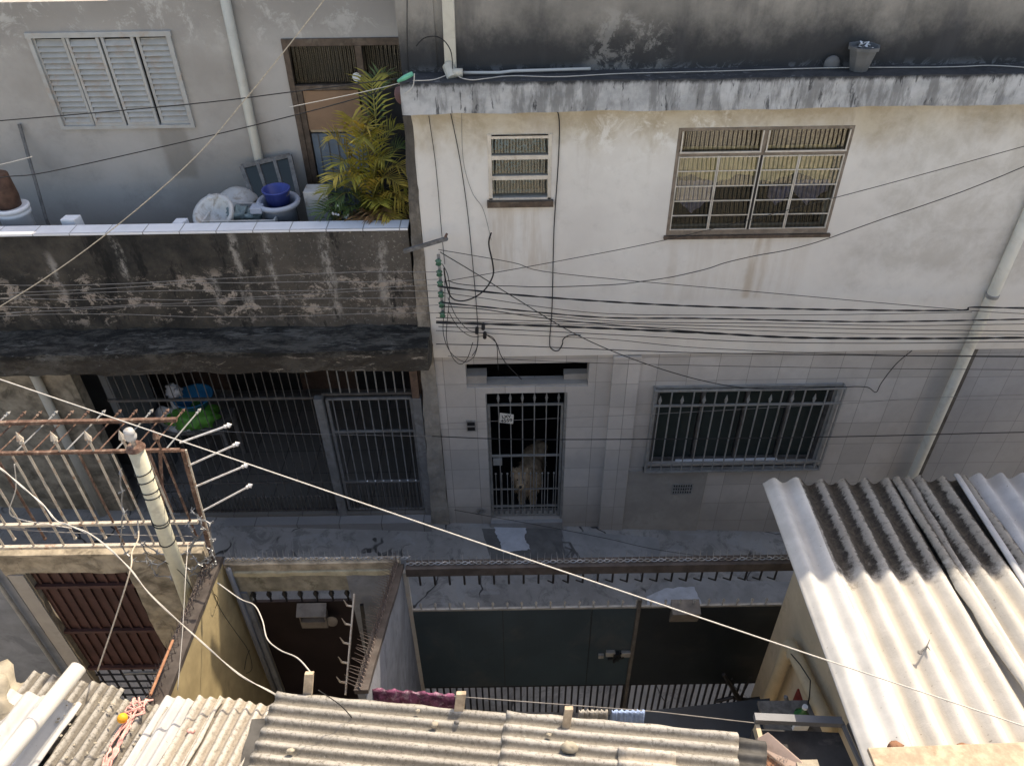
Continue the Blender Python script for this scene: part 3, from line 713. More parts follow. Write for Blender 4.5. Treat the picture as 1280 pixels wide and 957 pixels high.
# =========== column at the joint between the houses
co = MB().hexa([(-1.10, -.035, -.3), (-.862, -.035, -.3), (-.862, .3, -.3), (-1.10, .3, -.3), (-.935, -.035, 5.30), (-.862, -.035, 5.30), (-.862, .3, 5.30), (-.935, .3, 5.30)]); co = co.build('corner_column', 'colconc'); rough_surface(co, .018, .25)
tag(co, 'narrow stained concrete column at the joint between the two houses', 'column')
co = MB().box((-.91, .02, 5.662), (-.60, .1, 6.3)).build('mouldy_strip', 'updark', wh)

# flower pot on the ledge
pc = PZ(1070, 84, 5.67); pc = Vector((pc.x, -.10, 5.662))
t = thing('flower_pot', 'grey tapered flower pot standing on the black ledge of the white house', 'flower pot', pc)
MB().lathe(pc, [(.075, 0), (.115, .17), (.13, .172), (.132, .20), (.118, .20), (.105, .17)], 8).build('pot', 'clay', t)
mb = MB()
for k in range(30):
    a = ru(0, 6.28); r_ = ru(0, .09); p = pc+Vector((r_*math.cos(a), r_*math.sin(a), .185)); mb.ball(p, ru(.008, .02), 6, 4, (1, 1, .6))
mb.build('soil', 'darkpatch', t); mb = MB()
for k in range(14):
    a = ru(0, 6.28); r_ = ru(0, .09); p = pc+Vector((r_*math.cos(a), r_*math.sin(a), .20)); q = p+Vector((ru(-.03, .03), ru(-.03, .03), ru(.0, .03)))
    mb.bar(p, q, .012, .003)
mb.build('litter', 'foam', t)
pc2 = Vector((pc.x-.21, -.03, 5.655)); tag(MB().ball(pc2+Vector((0, 0, .04)), .07, 12, 8, (1, .5, 1)).build('stone', 'clay', smooth=True), 'rounded grey stone beside the flower pot on the ledge', 'stone')

# ================================================================= GREY HOUSE (left, far side)
gh = thing('grey_house', 'grey rendered house with mouldy terrace parapet and dark concrete awning slab', 'house', (-4, 1, -.2))
YW = 1.3; HL = 6.8
LWn = (PY(37, 46, YW).x+.0, PY(212, 46, YW).x, 4.78, 5.68); DR = (-2.25, -.93, 3.42, 5.63)
mb = MB(); wall_holes(mb, -12, XL-.0, 3.40, 6.0, [LWn, DR], YW, YW+.2); mb.box((-3.5, YW, 6.0), (XL, YW+.2, HL))  # unseen top, kept lower at the left so sun lights the cap end
mb.build('upper_wall', 'lwall', gh)
mb = MB(); mb.box((-3.5, YW+.2, 6.60), (XL, 6, HL)); mb.box((-12, YW+.2, 5.85), (-3.5, 6, 5.98)); mb.box((-12, 5.9, -1), (XL, 6, 5.9)); mb.box((-12, .2, -1), (-11.9, 5.9, 5.9)); mb.box((-3.5, YW+.2, 5.85), (-3.4, 5.9, 6.6))  # roof follows the step that shapes the shadow
mb.build('roof_slab', 'lwall', gh)
mb = MB(); mb.box((-12, .1, 3.2), (XL-.2, 5.8, 3.40)); mb.build('terrace_floor', 'yard', gh)
mb = MB(); mb.box((-12, 2.6, 3.4), (XL, 2.7, 6.0)); mb.build('room_wall', 'darkint', gh)
# louvred window
def louvre_window():
    a, b, c, d = LWn; f = MB()
    f.box((a-.03, YW-.03, d-.005), (b+.03, YW+.05, d+.045)); f.box((a-.02, YW-.03, c-.02), (b+.02, YW+.05, c+.015)); f.box((a-.02, YW-.03, c+.015), (a+.02, YW+.05, d-.005)); f.box((b-.02, YW-.03, c+.015), (b+.02, YW+.05, d-.005))
    o = f.build('window', 'whitepaint', gh)
    w4 = (b-a)/4
    for i in range(4):
        x0, x1 = a+i*w4+.01, a+(i+1)*w4-.01
        yo = YW-.022 if i in (1, 2) else YW
        s = MB(); s.box((x0, yo, c+.015), (x0+.03, yo+.03, d-.01)); s.box((x1-.03, yo, c+.015), (x1, yo+.03, d-.01)); s.box((x0+.03, yo, c+.015), (x1-.03, yo+.03, c+.045))
        s.build('shutter_stile', 'whitepaint', o)
        s = MB(); nS = 15
        for k in range(nS):
            z = c+.05+(d-c-.08)*k/nS; hh = (d-c-.08)/nS
            s.add([(x0+.03, yo-.006, z), (x1-.03, yo-.006, z), (x1-.03, yo+.026, z+hh*.80), (x0+.03, yo+.026, z+hh*.80),
                   (x0+.03, yo+.000, z-.006), (x1-.03, yo+.0, z-.006)], [(0, 1, 2, 3), (0, 4, 5, 1)])
            s.add([(x0+.03, yo+.03, z), (x1-.03, yo+.03, z), (x1-.03, yo+.03, z+hh), (x0+.03, yo+.03, z+hh)], [(0, 1, 2, 3)])
        s.build('louvres', 'whitepaint', o)
louvre_window()
# terrace door
def terrace_door():
    a, b, c, d = DR; f = MB(); y = YW
    xm = PY(448, 60, y).x; zt = PY(400, 112, y).z
    f.box((a, y-.03, c), (a+.06, y+.1, d)); f.box((b-.03, y-.03, c), (b, y+.1, d)); f.box((a+.06, y-.03, d-.07), (b-.03, y+.1, d)); f.box((xm-.035, y-.03, c), (xm+.035, y+.1, d-.07))
    f.box((a+.06, y-.028, zt), (xm-.035, y+.08, zt+.05)); f.box((a+.06, y-.02, c), (a+.12, y+.05, zt))
    o = f.build('door', 'brownframe', gh); bevel(o, .004)
    MB().add([(a+.06, y+.02, zt+.05), (xm-.035, y+.02, zt+.05), (xm-.035, y+.02, d-.07), (a+.06, y+.02, d-.07)], [(0, 1, 2, 3)]).build('pane', 'glassd', o)
    MB().add([(xm+.035, y+.02, zt), (b-.03, y+.02, zt), (b-.03, y+.02, d-.07), (xm+.035, y+.02, d-.07)], [(0, 1, 2, 3)]).build('pane', 'glassd', o)
    z1 = PY(400, 162, y).z
    MB().box((a+.125, y-.01, z1), (xm-.06, y+.02, zt-.01)).build('cardboard_panel', 'cardboard', o)
    MB().box((a+.13, y+.005, z1-.03), (xm-.04, y+.04, z1-.005)).build('door_rail', 'wood', o)
    q = MB().box((a+.13, y+.01, c), (xm-.06, y+.04, z1-.05)); q.build('door_panel', 'bluedoor', o)
    q = MB()
    for k in range(4): q.bar((a+.2+k*.1, y+.005, c), (a+.2+k*.1, y+.005, z1-.05), .008)
    q.bar((a+.13, y+.004, c+.55), (xm-.06, y+.004, c+.55), .012); q.build('door_bars', 'greymetal', o)
    MB().box((xm+.035, y+.02, c), (b-.03, y+.05, zt-.01)).build('lower_panel', 'darkint', o)
    MB().lathe((xm-.05, y-.03, zt+.13), [(.035, 0), (.045, .008), (.0, .012)], 14, (0, -1, 0)).build('white_disc', 'foam', o)
terrace_door()
MB().tube([(-2.69, YW-.06, 6.7), (-2.72, YW-.06, 4.5), (-2.72, YW-.06, 3.45)], .05, 12).build('downpipe', 'pvc', gh, smooth=True)
# parapet
pt = 4.17
mb = MB(); mb.box((-12, -.0, 3.02), (-1.0, .15, pt)); o = mb.build('parapet', 'parapet', gh); rough_surface(o, .012, .35)
mb = MB(); mb.box((-12, -.012, pt+.008), (-1.0, .17, pt+.03)); mb.build('parapet_cap', 'captile', gh)
mb = MB()
mb.box((-12, -.47, 2.80), (XL-.0, .0, 3.06)); mb.box((-12, .0, 2.80), (XL-.25, .2, 3.02)); o = mb.build('awning_slab', 'awning', gh); rough_surface(o, .03, .3)
# porch recess
mb = MB(); mb.box((-12, 2.6, -.2), (XL-.2, 2.7, 2.8)); mb.build('porch_back_wall', 'brownint', gh)
mb = MB(); mb.box((-12, .2, 2.85), (XL-.2, 2.7, 2.95)); mb.box((-1.1, .25, -.2), (-1.05, 2.6, 2.8)); mb.build('porch_ceiling', 'brownint', gh)
mb = MB(); mb.box((-12, -.02, -.6), (-1.09, 2.6, .10)); mb.build('porch_floor', 'porchfloor', gh)
a = PY(30, 470, 1.2)
mb = MB(); mb.box((-12, .9, .10), (-4.75, 1.05, 2.85)); mb.box((-4.85, .28, .1), (-4.75, .9, 2.85)); mb.build('porch_side_wall', 'greyint', gh)
MB().box((-12, .05, .102), (-5.0, .2, 2.8)).build('front_wall', 'frontwall', gh)
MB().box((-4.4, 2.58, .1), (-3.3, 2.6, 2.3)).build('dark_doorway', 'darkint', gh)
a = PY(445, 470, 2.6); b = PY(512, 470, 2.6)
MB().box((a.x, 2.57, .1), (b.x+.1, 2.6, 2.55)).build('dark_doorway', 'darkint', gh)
q0 = PY(35, 470, -.1); MB().tube([(q0.x, .0, 2.8), (q0.x-.02, -.02, .05)], .05, 12).build('downpipe', 'pvc', gh, smooth=True)
mb = MB(); mb.box((-7, -.16, -.6), (-1.09, -.02, .06)); mb.build('step', 'kerbtile', gh)

# porch grille: a fence of its own
pg = thing('porch_grille', 'dark grey metal grille with gate and posts closing the porch under the awning slab', 'fence', (-3, 0, .1))
def zat(py, Y=0): return PY(400, py, Y).z
zr1 = PY(300, 498, .05).z; zr2 = PY(300, 603, .05).z; zlow = .12
xpl = PY(395, 490, -.02).x; xpr = PY(516, 462, -.02).x
o = MB().box((xpl-.05, -.03, .06), (xpl+.05, .06, zr1+.03)).build('post', 'postmetal', pg); bevel(o)
o = MB().box((xpr-.05, -.03, .06), (xpr+.055, .07, zr1+.02)).build('post', 'postmetal', pg); bevel(o)
MB().box((xpr-.045, -.02, zr1+.02), (xpr+.04, .06, 2.8)).build('post_stub', 'brownint', pg)
r1 = MB().bar((-4.7, .05, zr1), (xpl-.05, .05, zr1), .03).build('rail', 'greymetal', pg)
MB().bar((-4.7, .05, zr2), (xpl-.05, .05, zr2), .02).build('rail', 'greymetal', pg)
MB().bar((-4.7, .05, zlow), (xpl-.05, .05, zlow), .025).build('rail', 'greymetal', pg)
nb = 24
for k in range(nb):
    x = -4.62+(xpl-.1+4.62)*k/(nb-1)
    q = MB(); q.tube([(x, .05, zlow), (x, .05, 2.82)], .006, 6); q.build('bar', 'greymetal', pg)
for k in range(44):
    x = -4.66+(xpl-.1+4.66)*k/43; q = MB(); spear_bar(q, (x, .035, zlow-.02), (x, .035, zlow+.28), .006, .04); q.build('short_spike', 'greymetal', pg)
# porch gate
x0, x1 = xpl+.09, xpr-.07; yg = .03
gmb = MB(); gmb.bar((x0, yg, zlow+.02), (x0, yg, zr1-.01), .032); gmb.bar((x1, yg, zlow+.02), (x1, yg, zr1-.01), .032)
for z in (zr1-.01, zr1-.52, zr2+.01, zlow+.02): gmb.bar((x0, yg, z), (x1, yg, z), .028)
gt = gmb.build('gate', 'postmetal', pg)
for k in range(9):
    x = x0+(x1-x0)*(k+.6)/9.2
    q = MB(); q.tube([(x, yg, zlow), (x, yg, zr1)], .008, 6); q.build('bar', 'postmetal', gt)
    q = MB(); q.tube([(x, yg+.02, zr1+.05), (x, yg+.02, 2.82)], .009, 6); q.build('upper_bar', 'gatemetal', pg)
MB().bar((x0-.05, yg+.02, zr1+.05), (x1+.05, yg+.02, zr1+.05), .03).build('rail', 'greymetal', pg)
for k in range(22):
    x = x0+.03+(x1-x0-.06)*k/21; q = MB(); q.tube([(x, yg-.012, zlow), (x, yg-.012, zr2)], .006, 5); q.build('short_bar', 'greymetal', gt)
for k in range(7):
    x = x0+.3+(x1-x0-.33)*k/6.3; MB().ball((x, yg-.015, zr2+.03), .012, 8, 5).build('white_knob', 'foam', gt)

# things on the porch behind the grille: basin, bag, cloths
pb = PZ(238, 530, .1)
c = PY(235, 505, .9); c.z = 0
bx = c.x
zb_ = PY(235, 520, .9).z
t = thing('table', 'low dark table under the green bag on the porch', 'table', (bx, .95, .1))
MB().box((bx-.5, .7, zb_-.16), (bx+.45, 1.2, zb_-.12)).build('tabletop', 'greywood', t)
for sx in (-.45, .4):
    for sy in (.72, 1.15): MB().box((bx+sx, sy, .1), (bx+sx+.04, sy+.04, zb_-.16)).build('leg', 'greywood', t)
mb = MB(); mb.ball((bx+.02, .88, zb_+.0), .27, 24, 14, (1.25, .75, .55), .45)
o = mb.build('green_bag', 'greenbag', smooth=True); tag(o, 'crumpled bright green plastic bag behind the porch grille', 'bag')
mb = MB(); mb.lathe((bx+.05, 1.0, zb_+.12), [(.16, 0), (.24, .14), (.26, .145), (.26, .155), (.23, .15), (.15, .01)], 24)
tag(mb.build('basin', 'bluecrate', smooth=True), 'blue plastic basin resting on top of the green bag', 'basin')
mb = MB(); mb.ball((bx-.32, .9, zb_-.0), .17, 18, 12, (.9, .6, .9), .6); mb.ball((bx-.15, .75, zb_-.08), .13, 18, 12, (1.3, .4, .5), .5)
tag(mb.build('cloth_bundle', 'whitecloth', smooth=True), 'white and grey cloth bundle left of the green bag', 'cloth')
mb = MB(); mb.ball((bx-.18, 1.0, zb_+.36), .10, 16, 10, (1.05, .8, 1), .5); mb.tube([(bx-.2, .95, zb_+.05), (bx-.21, .97, zb_+.3)], .05, 8); mb.ball((bx-.10, .93, zb_+.40), .045, 8, 6, (1, 1, 1))
tag(mb.build('stuffed_toy', 'foam', smooth=True), 'pale rounded bundle leaning up above the green bag', 'bundle')

# ---------------- terrace things
zf = 3.40
# toilet
tc = PY(293, 255, .75); tx = tc.x
t = thing('toilet', 'old white toilet bowl with domed lid dumped on the terrace', 'toilet', (tx, .8, zf))
mb = MB(); mb.lathe((tx, .82, zf+.30), [(.09, 0), (.10, .06), (.15, .22), (.20, .38), (.205, .42), (.17, .42), (.13, .3)], 22); mb.build('bowl', 'porc', t, smooth=True)
mb = MB(); mb.lathe((tx, .85, zf+.73), [(.225, 0), (.22, .015), (.16, .07), (.07, .12), (.01, .135)], 22); mb.build('lid', 'porc', t, smooth=True)
mb = MB().box((tx-.16, .65, zf), (tx+.16, 1.0, zf+.30)); mb.build('pedestal', 'porc', t)
# broken basin
bc = PY(270, 262, .45); bxx = bc.x; zz = bc.z
t = thing('broken_sink', 'dirty broken porcelain sink tipped forward beside the toilet', 'sink', (bxx, .5, zf))
mb = MB(); mb.lathe((bxx, .42, zz-.06), [(.08, -.16), (.17, -.08), (.215, .04), (.22, .08), (.18, .07), (.12, -.02), (.02, -.05)], 22, (-.15, -.55, .8)); mb.build('bowl', 'porc', t, smooth=True)
mb = MB().tube([(bxx-.07, .58, zz+.04), (bxx-.065, .54, zz+.10)], .035, 12); mb.build('tap_hole', 'porc', t, smooth=True)
mb = MB().box((bxx-.12, .35, zf), (bxx+.12, .65, zz-.16)); mb.build('base', 'greywood', t)
t = thing('wooden_crate', 'shallow grey crate behind the tiled parapet cap under the sink', 'crate', (bxx+.1, .35, zf))
mb = MB(); q0 = PY(255, 277, .32); q1 = PY(345, 272, .32)
for (a, b) in (((q0.x, .26, zf), (q1.x, .28, q0.z+.03)), ((q0.x, .66, zf), (q1.x, .68, q0.z+.03)), ((q0.x, .28, zf), (q0.x+.02, .66, q0.z+.03)), ((q1.x-.02, .28, zf), (q1.x, .66, q0.z+.03))): mb.box(a, b)
mb.build('crate_side', 'porc', t); MB().box((q0.x+.02, .28, zf+.02), (q1.x-.02, .66, zf+.04)).build('crate_bottom', 'greywood', t)
rp = PY(298, 268, .45); mb = MB(); mb.ball(rp, .11, 22, 14, (1.2, .7, .7), .8); mb.ball(rp+Vector((.13, .0, -.01)), .09, 18, 12, (1.2, .7, .7), .8)
tag(mb.build('rag', 'rag', smooth=True), 'crumpled grey green rag between the sink and the tub', 'rag')
# leaning window frame
P = [PY(302, 208, 1.15), PY(362, 194, 1.2), PY(374, 246, .85), PY(321, 258, .80)]
t = thing('old_window_frame', 'old grey window frame leaning tilted against the terrace wall', 'window frame', (P[3].x, .8, zf))
def lerp4(u, v): return P[0].lerp(P[1], u).lerp(P[3].lerp(P[2], u), v)
mb = MB()
for a, b in (((0, 0), (1, 0)), ((0, 1), (1, 1)), ((0, 0), (0, 1)), ((1, 0), (1, 1))): mb.bar(lerp4(*a), lerp4(*b), .045, .03, (0, -1, .3))
for u in (.33, .68): mb.bar(lerp4(u, 0), lerp4(u, 1), .035, .025, (0, -1, .3))
mb.build('frame', 'greywood', t)
for (u0, u1) in ((.02, .31), (.35, .66), (.70, .98)):
    q = [lerp4(u0, .03), lerp4(u1, .03), lerp4(u1, .97), lerp4(u0, .97)]; q = [p+Vector((0, .012, 0)) for p in q]
    MB().add(q, [(0, 1, 2, 3)]).build('pane', 'slidglass', t)
for u in (.1, .85):
    p = lerp4(u, 1); MB().bar(p, (p.x, p.y+.05, zf), .03).build('prop_leg', 'greywood', t)
# tub and bucket
tb = PY(350, 265, .50); tx = tb.x; ztop = PY(350, 258, .38).z
t = thing('grey_tub', 'large pale grey plastic tub with a thick rim holding the blue bucket', 'tub', (tx, .5, zf))
mb = MB(); mb.lathe((tx, .52, zf), [(.15, 0), (.165, ztop-zf-.05), (.215, ztop-zf-.04), (.225, ztop-zf-.01), (.21, ztop-zf+.015), (.175, ztop-zf), (.165, ztop-zf-.05), (.14, .05)], 28); mb.build('body', 'greytub', t, smooth=True)
mb = MB().box((tx-.25, .33, ztop-.06), (tx-.13, .45, ztop+.005)); bevel(mb.build('handle', 'greytub', t), .01)
t = thing('blue_bucket', 'dark blue plastic bucket standing inside the grey tub', 'bucket', (tx, .55, ztop-.12))
mb = MB(); mb.lathe((tx-.01, .56, ztop-.16), [(.10, 0), (.135, .26), (.145, .262), (.145, .275), (.128, .272), (.09, .02)], 26); mb.build('pail', 'blueplastic', t, smooth=True)
mb = MB(); mb.tube([(tx-.01+.14*math.cos(a/10*math.pi), .56-.05*math.sin(a/10*math.pi)-.03, ztop+.09-.06*math.sin(a/10*math.pi)) for a in range(11)], .004, 6); mb.build('handle', 'greymetal', t)
# foam bits, stick, left bucket with barrel, pale board
for (px_, py_, wd, lab) in ((91, 276, .2, 'small white foam block standing left behind the tiled parapet cap'), (228, 280, .16, 'flat white foam scrap mid way behind the tiled parapet cap')):
    p = PY(px_, py_, .30); q = MB(); q.hexa([(p.x-wd/2, .27, zf), (p.x+wd/2, .25, zf), (p.x+wd/2, .36, zf), (p.x-wd/2, .38, zf), (p.x-wd/2-.01, .27, p.z+.03), (p.x+wd/2-.06, .25, p.z+.035), (p.x+wd/2-.03, .36, p.z+.04), (p.x-wd/2, .38, p.z+.03)])
    tag(bevel(q.build('foam_block', 'foam'), .01), lab, 'foam block')
a = PY(24, 155, 1.28); b = PY(58, 275, .95)
tag(MB().tube([a, b, (b.x+.05, .9, zf)], .018, 8).build('pole', 'greywood'), 'thin dark pole leaning against the terrace wall at the far left', 'pole')
p = PY(16, 262, .55); t = thing('white_bucket', 'white ridged bucket on the terrace at the far left edge', 'bucket', (p.x, .55, zf))
mb = MB(); mb.lathe((p.x, .55, zf), [(.13, 0), (.15, p.z-zf-.05), (.165, p.z-zf-.04), (.165, p.z-zf-.01), (.155, p.z-zf), (.17, p.z-zf+.01), (.17, p.z-zf+.04), (.155, p.z-zf+.05), (.14, p.z-zf+.03)], 22); mb.build('pail', 'foam', t, smooth=True)
p2 = PY(8, 228, .6); mb = MB(); mb.lathe((p.x-.04, .58, p.z+.03), [(.12, 0), (.13, .1), (.115, .34), (.10, .35)], 18)
tag(mb.build('brown_jar', 'brownwood', smooth=True), 'brown cylinder standing in the white bucket at the left edge', 'container')
p = PY(400, 255, .7); o = MB().box((p.x-.13, .6, zf), (p.x+.12, .8, PY(400, 240, .6).z)).build('pale_box', 'porc'); bevel(o)
tag(o, 'pale box beside the terrace door left of the palm', 'box')
p = PY(505, 118, .3); tag(MB().ball(p, .09, 16, 10, (1, .8, 1.1)).build('pink_balloon', 'pinkball', smooth=True), 'faded pink ball hanging in shade beside the ledge end', 'ball')
# palm
def palm():
    base = Vector((PY(470, 262, .62).x, .62, zf))
    t = thing('areca_palm', 'yellow green areca palm in a pot on the terrace corner', 'palm', base)
    MB().lathe(base, [(.14, 0), (.19, .28), (.2, .30), (.17, .30)], 18).build('pot', 'claypot', t)
    tips = []
    fr = []
    specs = []
    for (px_, py_, Y, m) in ((405, 240, .35, 'frond'), (398, 268, .3, 'frondgreen'), (412, 175, .5, 'frondgold'), (440, 150, .7, 'frondgold'), (455, 175, .35, 'frond'), (425, 205, .3, 'frond'),
                             (466, 100, .9, 'frond'), (485, 95, .95, 'frondgreen'), (500, 160, .8, 'frond'), (512, 215, .4, 'frondgold'), (505, 250, .3, 'frondgold'), (490, 272, .2, 'frondgold'),
                             (450, 275, .22, 'dryleaf'), (470, 272, .18, 'dryleaf'), (430, 262, .3, 'frondgreen'), (480, 200, .3, 'frond'), (510, 185, .7, 'frondgreen'), (440, 225, .25, 'frond'), (500, 275, .25, 'dryleaf'), (420, 250, .25, 'frondgreen'), (418, 222, .25, 'frondgold'), (460, 160, .45, 'frondgold'), (515, 262, .3, 'frondgold'), (520, 240, .35, 'frond'), (497, 230, .25, 'frondgold'), (475, 255, .2, 'frond')):
        specs.append((PY(px_, py_, Y), m))
    for i, (tip, m) in enumerate(specs):
        s0 = base + Vector((ru(-.12, .12), ru(-.08, .08), .3))
        up = max(tip.z, s0.z+.35)+ru(.08, .22)
        mid = Vector((s0.x*.65+tip.x*.35, s0.y*.65+tip.y*.35, up))
        pts = []
        for k in range(15):
            u = k/14; pts.append(s0*(1-u)**2 + mid*2*u*(1-u) + tip*u*u)
        st = MB(); st.tube(pts, [.011-.009*k/14 for k in range(15)], 5)
        stem = st.build('frond', 'stem', t, smooth=True)
        lf = MB()
        for k in range(4, 15):
            for sub in range(2):
                u = min(1, (k+sub*.5)/14); p = s0*(1-u)**2 + mid*2*u*(1-u) + tip*u*u
                d = (mid-s0)*2*(1-u) + (tip-mid)*2*u; d.normalize()
                side = d.cross(Vector((0, 0, 1)))
                if side.length < .1: side = Vector((1, 0, 0))
                side.normalize(); upv = side.cross(d)
                ln = (.26*math.sin(math.pi*min(1, (u-.15)/.95))+.06)*ru(.8, 1.15)
                for sg in (-1, 1):
                    q = (side*sg*.75 + d*.75 + upv*.25 + Vector((ru(-.1, .1), ru(-.1, .1), ru(-.1, .1)))).normalized()
                    wv = d.cross(q).cross(q).normalized()*.009
                    e = p+q*ln+Vector((0, 0, -ln*.28)); h_ = p+q*ln*.5+Vector((0, 0, -.01))
                    lf.add([p-wv*.5, p+wv*.5, h_+wv, h_-wv, e], [(0, 1, 2, 3), (3, 2, 4)])
        lf.build('leaflets', m, stem)
palm()
# leafy weeds at palm foot
t = thing('leafy_plant', 'small dark green bush with a few pale flowers left of the palm foot', 'plant', (PY(428, 272, .35).x, .4, zf))
mb = MB(); c = PY(428, 262, .36)
for k in range(170):
    p = c+Vector((ru(-.2, .2), ru(-.1, .12), ru(-.16, .14))); d = Vector((ru(-1, 1), ru(-1, 1), ru(-.4, 1))).normalized()*ru(.03, .06); s_ = d.cross(Vector((0, 0, 1)))*.35
    mb.add([p, p+d*.5+s_, p+d, p+d*.5-s_], [(0, 1, 2, 3)])
mb.build('leaves', 'frondgreen', t); mb = MB()
for k in range(9):
    p = PY(ru(408, 440), ru(250, 272), .26); mb.ball(p, .013, 6, 4)
mb.build('flowers', 'foam', t)
mb = MB(); 
for k in range(8): mb.tube([(c.x+ru(-.1, .1), .4, zf), (c.x+ru(-.15, .15), .38, c.z)], .005, 5)
mb.build('stems', 'stem', t)

# ================================================================= DOG behind the entrance gate
def dog():
    g = Vector((.20, .36, -.10))
    t = thing('dog', 'fluffy cream dog standing behind the bars of the entrance gate', 'dog', g)
    mb = MB()
    def B(x, y, z, r, sq=(1, 1, 1)): mb.ball(g+Vector((x, y, z)), r, 16, 10, sq)
    B(-.02, -.04, .40, .15, (1.2, 1.0, 1)); B(.0, .0, .40, .16, (1.15, 1.1, 1)); B(.04, .2, .42, .16, (1, 1.3, .95)); B(.08, .42, .42, .155, (1, 1.1, 1)); B(-.04, -.06, .47, .13); B(-.08, -.10, .56, .10)
    B(-.10, -.15, .62, .115, (1.1, 1, .95)); B(-.11, -.25, .585, .055, (1, 1.4, .8)); B(-.03, -.02, .32, .13)
    for (x, y) in ((-.09, -.02), (.06, -.04)):
        mb.tube([g+Vector((x, y, .36)), g+Vector((x, y-.0, .18)), g+Vector((x, y-.02, .03))], [.075, .048, .04], 12); B(x, y-.04, .03, .045, (1, 1.3, .7))
    for (x, y) in ((.02, .46), (.17, .44)):
        mb.tube([g+Vector((x, y, .38)), g+Vector((x, y-.06, .25)), g+Vector((x, y+.05, .14)), g+Vector((x, y+.01, .03))], [.09, .06, .035, .035], 12); B(x, y-.02, .03, .045, (1, 1.3, .7))
    mb.tube([g+Vector((.09, .48, .48)), g+Vector((.16, .50, .56)), g+Vector((.20, .40, .60)), g+Vector((.18, .30, .57))], [.05, .08, .08, .04], 12)
    mb.tube([g+Vector((-.175, -.13, .66)), g+Vector((-.20, -.13, .73))], [.045, .012], 10); mb.tube([g+Vector((-.03, -.13, .67)), g+Vector((-.01, -.12, .74))], [.045, .012], 10)
    body = mb.build('body', 'fur', t, smooth=True)
    m = body.modifiers.new('r', 'REMESH'); m.mode = 'VOXEL'; m.voxel_size = .016; m.use_smooth_shade = True
    m = body.modifiers.new('s', 'SMOOTH'); m.iterations = 4
    # coat: short tufts all over
    cm = MB(); src = [v for v in mb.v]
    for k in range(9000):
        i = random.randrange(len(mb.f)); f = mb.f[i]; p = sum((mb.v[j] for j in f), Vector())/len(f)
        cc = g+Vector((.03, .2, .40)); n = (p-cc); 
        if p.z < g.z+.06: continue
        n.normalize(); d = (n*.5+Vector((0, -.15, -.75))+Vector((ru(-.3, .3), ru(-.3, .3), ru(-.2, .2)))).normalized(); ln = ru(.04, .085) if p.y > g.y-.12 else ru(.01, .025)
        s_ = d.cross(n).normalized()*.006; b0 = p+Vector((ru(-.015, .015), ru(-.015, .015), ru(-.015, .015)))
        cm.add([b0-s_, b0+s_, b0+d*ln], [(0, 1, 2)])
    cm.build('coat', 'fur', t)
    MB().ball(g+Vector((-.112, -.335, .60)), .02, 10, 7).build('nose', 'nose', t, smooth=True)
    for x in (-.148, -.072): MB().ball(g+Vector((x, -.245, .645)), .012, 8, 6).build('eye', 'nose', t, smooth=True)
    MB().tube([g+Vector((-.15, -.285, .557)), g+Vector((-.112, -.325, .565)), g+Vector((-.075, -.285, .557))], .005, 6).build('mouth', 'nose', t)
dog()

# ================================================================= NEAR SIDE: STREET WALLS AND GATES (plane Y = -2.6)
YN = -2.6
def spikes(mb, a, b, n, up=(0, 0, 1), h=.09, lean=(0, .02, 0), r=.004, coil=True, side=None):
    a = Vector(a); b = Vector(b); up = Vector(up)
    for k in range(n):
        p = a.lerp(b, (k+.5)/n); j = Vector((ru(-.012, .012), ru(-.01, .01), ru(-.012, .012)))
        mb.tube([p, p+up*h+Vector(lean)+j], [r, r*.25], 4)
        if side:
            mb.tube([p, p+Vector(side)*h*.9+j], [r, r*.25], 4)
    if coil:
        pts = []; pts2 = []; d = (b-a).normalized(); x = d.cross(up).normalized(); m = n*4
        for k in range(m+1):
            q = a.lerp(b, k/m); an = k*math.pi/4
            pts.append(q + x*math.cos(an)*.012 + up*math.sin(an)*.012); pts2.append(q - x*math.cos(an)*.012 - up*math.sin(an)*.012)
        mb.tube(pts, .005, 4); mb.tube(pts2, .005, 4)
# --- teal gate
xg0, xg1 = -.95, 2.46
tg = thing('sheet_gate', 'wide dark teal and black sheet metal gate with spear tops and an open barred foot', 'gate', (.8, YN, gz(.8)))
zt, zp1, zp0 = 2.27, 1.63, .33
MB().box((xg0-.0, YN-.05, 2.20), (xg1, YN+.05, zt+.03)).build('top_beam', 'beamrust', tg)
MB().box((xg0-.04, YN-.02, -.3), (xg0, YN+.03, 2.2)).build('frame_post', 'whitepaint', tg, label='pale painted frame post')
MB().box((xg0, YN-.012, zp0), (1.12, YN+.012, zp1)).build('teal_panel', 'teal', tg)
MB().box((1.15, YN-.012, zp0), (xg1, YN+.012, zp1)).build('black_panel', 'blackpanel', tg)
MB().bar((1.135, YN-.02, zp0-.6), (1.135, YN-.02, zp1+.16), .035).build('meeting_stile', 'greymetal', tg)
for i_ in range(1, 5): MB().box((xg0+i_*.415-.004, YN-.0145, zp0), (xg0+i_*.415+.004, YN-.0121, zp1)).build('weld_seam', 'teal' if i_ % 2 else 'blackpanel', tg)
MB().bar((xg0, YN, zp1+.012), (xg1, YN, zp1+.012), .022).build('panel_rail', 'gatemetal', tg)
MB().bar((xg0, YN, zp0-.012), (xg1, YN, zp0-.012), .024).build('panel_rail', 'blackmetal', tg)
MB().bar((xg0, YN, -.26), (xg1, YN, -.33), .03).build('foot_rail', 'blackmetal', tg)
